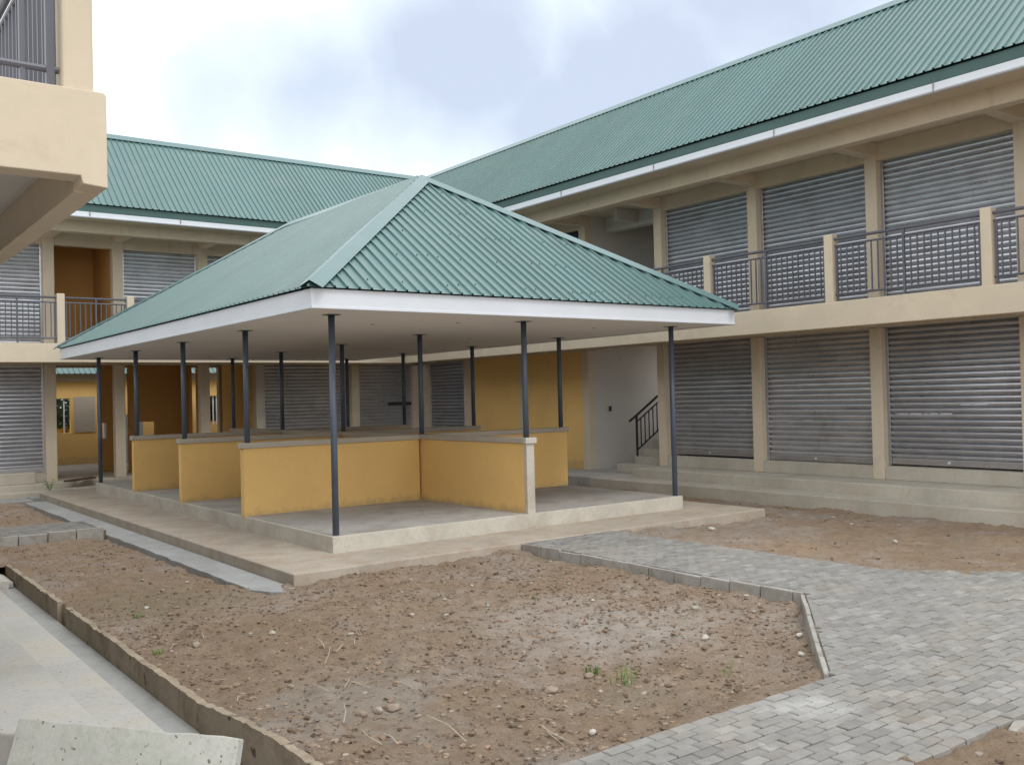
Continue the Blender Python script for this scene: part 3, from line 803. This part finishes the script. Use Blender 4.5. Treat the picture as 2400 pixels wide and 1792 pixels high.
pm = MB(); PL, PW = .166, .0815; j = 0; y = -8.14
rp = random.Random(3)
while y < -1.0:
    x = -3.2 + (PL / 2 if j % 2 else 0)
    while x < 8.7:
        sp0, sp1 = path_span(y + PW / 2); c_l, c_r = max(x, sp0), min(x + PL, sp1)
        if c_r - c_l > .03:
            g = .0035; dz = rp.gauss(0, .0022); tx = rp.gauss(0, .0035); ty = rp.gauss(0, .005)
            t = min(1, max(0, rp.gauss(.5, .19)))
            a0, a1, c0, c1 = c_l + g, c_r - g, y + g, y + PW - g; e = .006
            sk = .004 * (1 if (int(x / PL) % 2) else -1)
            sl_ = path_span(c1)[0] - path_span(c0)[0] if (c_l == sp0 and -6.98 < y < -5.29) else 0
            b0, b1 = a0 - sl_ / 2, a0 + sl_ / 2
            def Z(u, v): return PZ + dz + (u - x - PL / 2) * tx * 3 + (v - y - PW / 2) * ty * 3
            n = len(pm.v)
            pm.v += [(b0, c0, PZ - .07), (a1, c0 + sk, PZ - .07), (a1, c1 + sk, PZ - .07), (b1, c1, PZ - .07)]
            pm.v += [(b0, c0, Z(a0, c0) - e), (a1, c0 + sk, Z(a1, c0) - e), (a1, c1 + sk, Z(a1, c1) - e), (b1, c1, Z(a0, c1) - e)]
            pm.v += [(b0 + e, c0 + e, Z(a0, c0)), (a1 - e, c0 + e + sk, Z(a1, c0)), (a1 - e, c1 - e + sk, Z(a1, c1)), (b1 + e, c1 - e, Z(a0, c1))]
            for q in ((0, 1, 5, 4), (1, 2, 6, 5), (2, 3, 7, 6), (3, 0, 4, 7), (4, 5, 9, 8), (5, 6, 10, 9), (6, 7, 11, 10), (7, 4, 8, 11), (8, 9, 10, 11)):
                pm.f.append(tuple(n + i for i in q)); pm.t.append(t)
        x += PL
    y += PW; j += 1
tag(pm.build('path', PAVER, recalc=False, tone=True, origin=(2, -6, PZ)), kind='structure')
BED = concrete('sand_bed', (.19, .155, .12), (.13, .10, .075), 2)
m = MB()
m.prism([(2.10, -1.06, -.5), (2.10, -5.27, -.5), (.16, -6.90, -.5), (.10, -7.03, -.5), (-3.15, -7.03, -.5), (-3.15, -8.11, -.5), (8.6, -8.11, -.5), (8.6, -7.03, -.5), (5.1, -7.03, -.5), (3.64, -5.2, -.5), (3.66, -1.06, -.5)], (0, 0, .5 - .266))
tag(m.build('path_bed', BED), kind='structure')
# small path to the left of the pavilion
pm = MB(); y = 5.0; j = 0
while y < 6.55:
    x = -3.12 + (PL / 2 if j % 2 else 0)
    while x < -1.6:
        dz = rp.gauss(0, .002); t = min(1, max(0, rp.gauss(.35, .2)))
        pm.box(x + .003, x + PL - .003, y + .003, y + PW - .003, -.36, -.30 + dz, t); x += PL
    y += PW; j += 1
tag(pm.build('path', PAVER, recalc=False, tone=True), kind='structure')
m = MB(); m.box(-3.12, -1.46, 5.0, 6.6, -.6, -.315); tag(m.build('path_bed', BED), kind='structure')

# kerb stones
rk = random.Random(5)


def kerb(p, ang, L, label, group, h=.17, t=.05):
    m = MB(); c, s_ = math.cos(ang), math.sin(ang); n = [-s_, c]
    P = lambda a, d, z: (p[0] + c * a - s_ * d, p[1] + s_ * a + c * d, z)
    z1 = PZ + rk.uniform(-.014, .008); z0 = -.52; lean = rk.uniform(-.018, .018)
    m.hexa([P(.004, 0 + lean, z0), P(L - .004, 0 + lean, z0), P(L - .004, t + lean, z0), P(.004, t + lean, z0), P(.004, 0, z1), P(L - .004, 0, z1 + rk.uniform(-.008, .008)), P(L - .004, t, z1), P(.004, t, z1)])
    tag(m.build('kerb_stone', KERBC, bevel=.008), label, 'kerb stone', group)


y = -1.07; k = 0
while y > -5.25:
    L = min(.372, y + 5.305)
    kerb((2.058, y), -math.pi / 2, L, 'grey concrete kerb stone in the straight row edging the path to the pavilion', 'kerb stones along the straight path edge', t=.042); y -= L + .004
p = Vector((2.06, -5.29)); q = Vector((.10, -6.92)); d = (q - p); LL = d.length; ang = math.atan2(d.y, d.x); n = 6
for k in range(n):
    a = p + d * (k / n); kerb((a.x, a.y), ang, LL / n - .004, 'grey concrete kerb stone in the slanting row where the paths meet', 'kerb stones along the slanting corner', t=.038)
for k in range(4):
    kerb((-3.1 + k * .40, 4.945), 0, .395, 'grey concrete kerb stone edging the small side path on the left', 'kerb stones of the small side path', t=.05)
# broken kerb rubble, half buried at the bottom right corner
for k, (x, y, L, a, dz) in enumerate(((-.02, -8.23, .22, .25, .02), (.33, -8.27, .15, -.5, .045), (.52, -8.20, .25, .06, .03), (-.40, -8.22, .2, -.1, .05), (.14, -8.36, .12, 1.1, .05), (.75, -8.28, .2, .4, .03))):
    m = MB(); c, s_ = math.cos(a), math.sin(a); J = lambda: rk.uniform(-.02, .02)
    P = lambda u, d, z: (x + c * u - s_ * d + J(), y + s_ * u + c * d + J(), z + J() * .5)
    z1 = PZ - dz
    m.hexa([P(0, 0, z1 - .1), P(L, 0, z1 - .1), P(L, .06, z1 - .1), P(0, .06, z1 - .1), P(0, 0, z1), P(L, 0, z1), P(L, .06, z1), P(0, .06, z1)])
    tag(m.build('kerb_fragment', RUBBLE, bevel=.008), 'broken piece of kerb concrete half buried at the bottom right edge of the paving', 'kerb fragment', 'broken concrete at the bottom right edge')

# pavilion apron
m = MB(); yy = 11.7; pts = []
rnd = random.Random(2)
outer = []
while yy > -1.0: outer.append((-1.45 + rnd.uniform(-.018, .018), yy)); yy -= .22
poly = [(-1.04, 11.7)] + outer + [(-1.40, -.95), (-1.33, -1.12), (-1.2, -1.24), (-1.12, -1.22), (-1.04, -1.10)]
poly = [(x, y, -.6) for x, y in poly[::-1]]
m.prism(poly, (0, 0, .225)); tag(m.build('apron', GREYC, bevel=.006), kind='structure')

# drain channel and its outer wall
m = MB(); m.box(-3.70, -3.236, -6.9, 2.66, -.62, -.52); tag(m.build('drain_channel', concrete('channel_concrete', (.36, .36, .35), (.30, .29, .275), 1.5, .5)), kind='structure')


def ragged_wall(y0, y1, seed, label, dip=None, broken=None):
    rnd = random.Random(seed); m = MB(); y = y0; step = .045; pz = -.33
    rows = []
    while y < y1 + .001:
        z = -.33 + .014 * mn.noise((y * 3, seed, 0)) + .012 * mn.noise((y * 11, seed, 2)) + .010 * (mn.noise((y * 1.1, seed, 5)))
        if broken: z += .10 * sstep(-4.3, -5.7, y) - .02 * abs(mn.noise((y * 9, 1, 1))) * sstep(-4, -5, y)
        ex = .010 * mn.noise((y * 7, seed, 8)); rows.append((y, z, ex)); y += step
    for (ya, za, xa), (yb, zb, xb) in zip(rows, rows[1:]):
        m.hexa([(-3.235, ya, -.60), (-3.175, ya, -.60), (-3.175, yb, -.60), (-3.235, yb, -.60), (-3.235, ya, za), (-3.178 + xa, ya, za - .004), (-3.178 + xb, yb, zb - .004), (-3.235, yb, zb)])
    o = m.build('drain_wall', WALLC, recalc=False)
    tag(o, label, 'wall')
    bm = bmesh.new(); bm.from_mesh(o.data); bmesh.ops.remove_doubles(bm, verts=bm.verts, dist=.0005)
    dup = [f for f in bm.faces if abs(f.normal.y) > .9 and y0 + .02 - W[o.name].y < f.calc_center_median().y < y1 - .05 - W[o.name].y]
    bmesh.ops.delete(bm, geom=dup, context='FACES'); bmesh.ops.recalc_face_normals(bm, faces=bm.faces); bm.to_mesh(o.data); bm.free()


ragged_wall(-.30, 2.70, 1, 'short far length of brown-stained drain wall, beyond the gap')
ragged_wall(-7.0, -.62, 2, 'long near length of brown-stained drain wall with a chipped top', broken=1)

# concrete slab propped over the drain
cs = MB(); TL, TR = Vector((-4.455, -5.50, .095)), Vector((-3.72, -6.50, .09))
ax = (TR - TL); ax.normalize(); dn = Vector((-.20, -.30, -.80)).normalized(); dn = (dn - ax * dn.dot(ax)).normalized(); nn = ax.cross(dn).normalized()
if nn.z < 0: nn = -nn
L = (TR - TL).length; prof = []
rnd = random.Random(11)
top = []
for k in range(15): top.append(TL + ax * (L * k / 14) + dn * (rnd.uniform(-.006, .006) if 0 < k < 14 else 0))
side = [TR + dn * (q * .62 / 6) + ax * rnd.uniform(-.016, .012) for q in range(1, 7)]
bot = [TL + dn * .62]
cs.prism(top + side + bot, nn * -.055)
tag(cs.build('concrete_slab', COVERC, bevel=.006), 'speckled loose concrete slab propped at the bottom left beside the drain', 'slab')

# plank by the passage
m = MB(); m.hexa([(-.22, 13.9, -.155), (-.08, 13.82, -.155), (.55, 14.05, -.13), (.45, 14.2, -.13), (-.22, 13.9, -.11), (-.08, 13.82, -.11), (.55, 14.05, -.085), (.45, 14.2, -.085)])
tag(m.build('plank', TIMBER, bevel=.005), 'dark timber plank on the step by the passage left of the pavilion', 'plank')

# ------------------------------------------------------------------ stones, gravel, straw, grass


def stone_mesh(mb, c, r, rnd, flat=.55, tone=.5, elong=1.0, sub=1, sink=.3):
    bm = bmesh.new(); bmesh.ops.create_icosphere(bm, subdivisions=sub, radius=1)
    a = rnd.uniform(0, 6.28); ca, sa = math.cos(a), math.sin(a); n = len(mb.v); off = rnd.uniform(0, 50)
    for v in bm.verts:
        k = 1 + .32 * mn.noise(v.co * 1.3 + Vector((off, 0, 0)))
        X, Y, Zz = v.co.x * r * k * elong, v.co.y * r * k * .8, v.co.z * r * k * flat
        mb.v.append((c[0] + X * ca - Y * sa, c[1] + X * sa + Y * ca, c[2] + Zz + r * flat * (1 - 2 * sink)))
    for f in bm.faces: mb.f.append(tuple(n + v.index for v in f.verts)); mb.t.append(tone)
    bm.free()


ICO = []
_b = bmesh.new(); bmesh.ops.create_icosphere(_b, subdivisions=1, radius=1); ICO_V = [v.co.copy() for v in _b.verts]; ICO_F = [tuple(v.index for v in f.verts) for f in _b.faces]; _b.free()


def scatter(name, mat, count, seed, rmin, rmax, tone_f, dens, flat=.6, power=2.2):
    rnd = random.Random(seed); mb = MB(); made = 0; tries = 0
    while made < count and tries < count * 12:
        tries += 1
        u = rnd.random()
        if u < .80: x, y = rnd.uniform(-3.15, 2.05), rnd.uniform(-7.0, -1.08)
        elif u < .94: x, y = rnd.uniform(3.75, 8.55), rnd.uniform(-6.4, 4)
        elif u < .975: x, y = rnd.uniform(-3.15, -1.5), rnd.uniform(-1, 11)
        else: x, y = rnd.uniform(-1.5, 3), rnd.uniform(-9, -8.25)
        if u < .8 and y < -5.25 and x > 2.03 + (y + 5.27) * 1.193: continue
        if u > .8 and u < .94 and y < -5 and x < 3.7 + (-5.16 - y) * .83: continue
        if -1.5 < x < -1.0 and y > -1.3: continue
        if rnd.random() > dens(x, y): continue
        r = rmin + (rmax - rmin) * rnd.random() ** power; z = soil_h(x, y); t = tone_f(rnd); made += 1
        n = len(mb.v); a = rnd.uniform(0, 6.28); ca, sa = math.cos(a), math.sin(a); el = rnd.uniform(.9, 1.7); fl = flat * rnd.uniform(.7, 1.2)
        for v in ICO_V:
            k = rnd.uniform(.8, 1.15); X, Y = v.x * r * k * el, v.y * r * k
            mb.v.append((x + X * ca - Y * sa, y + X * sa + Y * ca, z + v.z * r * fl * k + r * fl * .15))
        for f in ICO_F: mb.f.append(tuple(n + i for i in f)); mb.t.append(t)
    return tag(mb.build(name, mat, recalc=False, tone=True, origin=(0, -4, -.4)), kind='stuff')


def gdens(x, y):
    d = .25 + .9 * max(0, fbm(x, y, .8, 3, 21))
    if x > .0 and -6.6 < y < -3.5 and x < 2: d += .55 * sstep(0, 1.2, x)
    return d


scatter('gravel', PEBBLE, 5600, 31, .005, .022, lambda r: min(1, max(0, r.betavariate(1.4, 2.2))), gdens)
scatter('soil_clods', CLOD, 2600, 32, .006, .028, lambda r: r.random(), lambda x, y: .35 + .9 * max(0, fbm(x, y, 1.1, 3, 40)), .65, 2.6)

LITTER = tonemat('dry_leaf_litter', [(0, (.05, .034, .022)), (.7, (.13, .09, .055)), (1, (.30, .24, .16))], .85, 30, .2)
mb = MB(); rl = random.Random(77); c_ = 0
while c_ < 2000:
    x, y = rl.uniform(-3.1, 2.0), rl.uniform(-6.9, 4.5)
    if y > -1.2 and x > -1.55: continue
    if y < -5.25 and x > 2.0 + (y + 5.27) * 1.193: continue
    if rl.random() > .3 + .9 * max(0, fbm(x, y, 1.6, 3, 60)): continue
    a = rl.uniform(0, 6.28); L_ = rl.uniform(.012, .04); w_ = L_ * rl.uniform(.2, .45); z = soil_h(x, y) + .006
    d = Vector((math.cos(a), math.sin(a), rl.uniform(-.2, .35))); sd_ = Vector((-math.sin(a), math.cos(a), rl.uniform(-.3, .3))); p = Vector((x, y, z)); t = rl.betavariate(1.2, 2.5)
    mb.quad([p, p + d * L_ * .5 + sd_ * w_ + Vector((0, 0, .006)), p + d * L_, p + d * L_ * .5 - sd_ * w_ + Vector((0, 0, .004))], t); c_ += 1
tag(mb.build('leaf_litter', LITTER, recalc=False, tone=True), kind='stuff')
STONES = [
    (1.28, -4.72, .042, 'W', 1.25, 'large white pebble in the gravelly corner near the slanting kerb'),
    (.61, -5.43, .045, 'W', 1.7, 'long pale stone lying in the gravelly corner of the garden'),
    (-2.35, -5.31, .05, 'B', 1.15, 'middle of three rounded stones clustered near the bottom of the garden'),
    (-2.25, -5.33, .06, 'B', 1.05, 'largest of three rounded stones clustered near the bottom of the garden'),
    (-2.45, -5.28, .05, 'B', 1.1, 'leftmost of three rounded stones clustered near the bottom of the garden'),
    (-.83, -5.63, .045, 'B', 1.2, 'brown stone beside the bright green grass tuft'),
    (-1.29, -5.77, .055, 'B', 1.1, 'flat brown stone half sunk in the bare soil below the grass tufts'),
    (-1.22, -5.63, .035, 'B', 1.3, 'small brown stone behind the flat half-sunk stone'),
    (-.99, -4.21, .04, 'B', 1.2, 'tan angular stone alone in the middle of the garden'),
    (-2.06, -2.91, .04, 'W', 1.0, 'round yellowish white pebble on the left of the garden'),
    (-2.71, -2.89, .05, 'B', 1.3, 'pale brown stone lying close to the long drain wall'),
    (.71, -6.29, .04, 'W', 1.2, 'pale stone at the foot of the slanting kerb'),
    (1.16, -5.94, .038, 'W', 1.1, 'white stone against the slanting kerb'),
    (-1.51, -6.43, .035, 'W', 1.1, 'pale grey chip near the edge of the paving at the bottom'),
    (5.06, -1.58, .055, 'W', 1.3, 'white stone in the right garden near the corner of the pavilion platform'),
    (6.01, -3.83, .05, 'W', 1.5, 'long white stone in the middle of the right garden'),
]
SHARED = [(.06, -1.31), (.1, -1.61), (-.3, -2.1), (.3, -1.98), (.47, -2.26), (.95, -2.69), (1.22, -2.98), (1.92, -1.82), (-.22, -2.79), (-.54, -3.31), (.05, -3.15), (-.74, -3.04), (-1.56, -3.4), (.84, -3.79), (1.57, -5.15), (1.88, -4.47), (1.95, -4.75), (-2.2, -2.77), (-2.59, -1.09), (-2.16, .58), (-1.82, .06), (6.08, -2.65), (7.2, -2.4), (7.9, -1.6)]
rs = random.Random(8)
for (x, y, r, kd, el, lab) in STONES:
    m = MB(); stone_mesh(m, (x, y, soil_h(x, y)), r * .78, rs, .6, rs.random(), el, 3, .25)
    tag(m.build('stone', STONE_W if kd == 'W' else STONE_B, smooth=True, tone=True), lab, 'stone', 'stones lying on the bare soil')
for (x, y) in SHARED:
    m = MB(); stone_mesh(m, (x, y, soil_h(x, y)), rs.uniform(.016, .027), rs, .6, rs.random(), rs.uniform(1, 1.5), 2, .25)
    tag(m.build('pebble', STONE_W, smooth=True, tone=True), 'small whitish pebble scattered on the bare soil', 'pebble', 'white pebbles on the soil')
STRAWS = [(-1.94, -3.68, .10), (-1.91, -3.83, .16), (-2.14, -4.1, .20), (-1.55, -3.54, .09), (-1.70, -3.74, .12), (-2.42, -4.74, .14), (-2.28, -4.70, .16), (-2.18, -4.9, .14), (-1.95, -5.08, .12), (-2.71, -5.54, .16), (-2.24, -6.16, .26), (-1.75, -6.45, .18), (-1.70, -6.48, .2), (-2.72, -6.03, .18), (-2.62, -6.03, .12), (-.91, -5.22, .14), (-2.57, -2.68, .24), (-2.89, -2.81, .12), (-3.0, -4.57, .1)]
for (x, y, L) in STRAWS:
    m = MB(); a = rs.uniform(.2, 2.6); z = soil_h(x, y) + .012; p = Vector((x, y, z)); dr = Vector((math.cos(a), math.sin(a), rs.uniform(.0, .5)))
    mid = p + dr * L * .5 + Vector((rs.uniform(-.02, .02), rs.uniform(-.02, .02), .012)); q = p + dr * L + Vector((0, 0, rs.uniform(-.01, .02)))
    m.tube(p, mid, .0034, .003, 6); m.tube(mid, q, .003, .002, 6)
    tag(m.build('straw', STRAW), 'short pale dry stalk lying on the bare soil', 'dry stalk', 'dry stalks on the soil')
TUFTS = [(-.77, -5.61, 26, .10, 'bright green grass tuft, the left one of a pair low in the garden'), (-.78, -5.95, 20, .15, 'taller thin grass tuft, the right one of a pair low in the garden'), (-3.03, -2.95, 46, .09, 'bushy green tuft hugging the long drain wall'), (-2.76, -1.45, 16, .10, 'sparse green blades near the gap in the drain wall'), (-.09, -6.28, 9, .12, 'thin green sprout in the pale dusty soil near the slanting kerb'), (.47, -3.33, 14, .06, 'low grass tuft in the upper middle of the garden'),
         (-.2, -1.12, 4, .12, 'dry stem against the front face of the platform, left of the paved path'), (4.25, -1.25, 6, .14, 'dark weed at the platform face right of the paved path')]
for (x, y, n, h, lab) in TUFTS:
    m = MB(); z = soil_h(x, y)
    for k in range(n):
        a = rs.uniform(0, 6.28); sp = rs.uniform(.1, .6) * h; px, py = x + rs.gauss(0, h * .22), y + rs.gauss(0, h * .22); hh = h * rs.uniform(.5, 1.1); wv = .0035
        d = Vector((math.cos(a), math.sin(a), 0)); sd = Vector((-d.y, d.x, 0)); p0 = Vector((px, py, z - .01)); p1 = p0 + d * sp * .4 + Vector((0, 0, hh * .6)); p2 = p0 + d * sp + Vector((0, 0, hh))
        m.quad([p0 - sd * wv, p0 + sd * wv, p1 + sd * wv * .8, p1 - sd * wv * .8]); m.quad([p1 - sd * wv * .8, p1 + sd * wv * .8, p2])
    tag(m.build('grass_tuft', GRASS if n > 8 else STRAW, recalc=False), lab, 'grass')
m = MB(); w_x, w_y = -.62, 13.42
for k in range(16):
    p0 = Vector((w_x, w_y, -.30)); a = rs.uniform(0, 6.28); q = p0 + Vector((math.cos(a) * .08, math.sin(a) * .05, rs.uniform(.1, .3)))
    m.tube(p0, q, .004, .002, 4); u = Vector((rs.gauss(0, 1), rs.gauss(0, 1), .3)).normalized() * .03; v = u.orthogonal().normalized() * .014
    m.quad([q, q + u + v, q + u * 2, q + u - v])
tag(m.build('weed', GRASS, recalc=False), 'small green weed growing from the step joint left of the pavilion', 'weed')

# ------------------------------------------------------------------ sky, sun, camera
wld = bpy.data.worlds.new('World'); scn.world = wld; wld.use_nodes = True
nt = wld.node_tree; nt.nodes.clear()
N = lambda t, **k: [setattr(x := nt.nodes.new(t), a, v) for a, v in k.items()] and x if k else nt.nodes.new(t)
SUN_EL, SUN_AZ = R(55), R(172)                      # azimuth clockwise from +Y: sun behind and to the right of the camera
sky = nt.nodes.new('ShaderNodeTexSky'); sky.sky_type = 'NISHITA'; sky.sun_disc = False; sky.sun_elevation = SUN_EL; sky.sun_rotation = SUN_AZ
b1 = nt.nodes.new('ShaderNodeBackground'); b1.inputs['Strength'].default_value = .10; nt.links.new(sky.outputs[0], b1.inputs['Color'])
tc = nt.nodes.new('ShaderNodeTexCoord')
nz = nt.nodes.new('ShaderNodeTexNoise'); nz.inputs['Scale'].default_value = 3.2; nz.inputs['Detail'].default_value = 5; nz.inputs['Roughness'].default_value = .55
nt.links.new(tc.outputs['Generated'], nz.inputs['Vector'])


def vmath(op, a, b_=None, scale=None):
    x = nt.nodes.new('ShaderNodeVectorMath'); x.operation = op
    for i, v in enumerate((a, b_)):
        if v is None: continue
        if isinstance(v, tuple): x.inputs[i].default_value = v
        else: nt.links.new(v, x.inputs[i])
    if scale is not None: x.inputs['Scale'].default_value = scale
    return x


def math_(op, a, b_=None, clamp=False):
    x = nt.nodes.new('ShaderNodeMath'); x.operation = op; x.use_clamp = clamp
    for i, v in enumerate((a, b_)):
        if v is None: continue
        if isinstance(v, (int, float)): x.inputs[i].default_value = v
        else: nt.links.new(v, x.inputs[i])
    return x.outputs[0]


off = vmath('SCALE', vmath('SUBTRACT', nz.outputs['Color'], (.5, .5, .5)).outputs[0], scale=.30)
dirv = vmath('NORMALIZE', vmath('ADD', tc.outputs['Generated'], off.outputs[0]).outputs[0])
acc = None
for (dx, dy, dz, rad, amp) in ((.252, .924, .287, .15, .42), (.347, .893, .30, .17, .58), (.43, .84, .325, .19, .85), (.519, .785, .338, .25, 1.0), (.585, .755, .285, .17, 1.0), (.64, .70, .31, .22, 1.05), (.69, .64, .33, .25, 1.0), (.75, .55, .37, .28, .9), (.2, .6, .77, .3, .5), (-.5, .3, .8, .35, .6), (.3, -.6, .74, .4, .5), (.8, .0, .6, .3, .5)):
    dist = vmath('DISTANCE', dirv.outputs[0], (dx, dy, dz)).outputs['Value']
    mr = nt.nodes.new('ShaderNodeMapRange'); mr.interpolation_type = 'SMOOTHSTEP'
    mr.inputs['From Min'].default_value = rad; mr.inputs['From Max'].default_value = 0; mr.inputs['To Min'].default_value = 0; mr.inputs['To Max'].default_value = amp
    nt.links.new(dist, mr.inputs['Value'])
    acc = mr.outputs[0] if acc is None else math_('MAXIMUM', acc, mr.outputs[0])
nz2 = nt.nodes.new('ShaderNodeTexNoise'); nz2.inputs['Scale'].default_value = 6; nz2.inputs['Detail'].default_value = 8; nz2.inputs['Roughness'].default_value = .58
nt.links.new(tc.outputs['Generated'], nz2.inputs['Vector'])
acc = math_('ADD', acc, math_('ADD', math_('MULTIPLY', math_('SUBTRACT', nz2.outputs['Fac'], .5), .5), .04), True)
rp_ = nt.nodes.new('ShaderNodeValToRGB'); e = rp_.color_ramp.elements
e[0].position = .12; e[0].color = (.955, .985, 1.0, 1); e[1].position = .95; e[1].color = (.40, .455, .56, 1)
x = e.new(.45); x.color = (.60, .67, .73, 1)
nt.links.new(acc, rp_.inputs['Fac'])
b2 = nt.nodes.new('ShaderNodeBackground'); b2.inputs['Strength'].default_value = 1.0; nt.links.new(rp_.outputs['Color'], b2.inputs['Color'])
mx = nt.nodes.new('ShaderNodeMixShader'); mx.inputs['Fac'].default_value = .95
nt.links.new(b1.outputs[0], mx.inputs[1]); nt.links.new(b2.outputs[0], mx.inputs[2])
out = nt.nodes.new('ShaderNodeOutputWorld'); nt.links.new(mx.outputs[0], out.inputs['Surface'])

sl = bpy.data.lights.new('sun', 'SUN'); sl.energy = .75; sl.angle = R(22); sl.color = (1, .975, .94)
so = bpy.data.objects.new('sun', sl); COL.objects.link(so)
sd = Vector((math.sin(SUN_AZ) * math.cos(SUN_EL), math.cos(SUN_AZ) * math.cos(SUN_EL), math.sin(SUN_EL)))
so.rotation_euler = sd.to_track_quat('Z', 'Y').to_euler(); so.location = (0, -20, 30)

cam = bpy.data.cameras.new('camera'); co = bpy.data.objects.new('camera', cam); COL.objects.link(co)
yaw, pit, rol = .6435, .0147, -.0241
fw = Vector((math.sin(yaw) * math.cos(pit), math.cos(yaw) * math.cos(pit), math.sin(pit))); rt = Vector((math.cos(yaw), -math.sin(yaw), 0)); up = rt.cross(fw)
r2 = rt * math.cos(rol) + up * math.sin(rol); u2 = up * math.cos(rol) - rt * math.sin(rol)
M = Matrix((r2, u2, -fw)).transposed().to_4x4(); M.translation = Vector((-5.3286, -10.7992, 1.6224)); co.matrix_world = M
cam.sensor_width = 36; cam.lens = 2243.48 / 2400 * 36; cam.clip_start = .05; cam.clip_end = 1500
scn.camera = co
scn.view_settings.view_transform = 'Standard'; scn.view_settings.look = 'None'; scn.view_settings.exposure = 0.76; scn.view_settings.gamma = 1
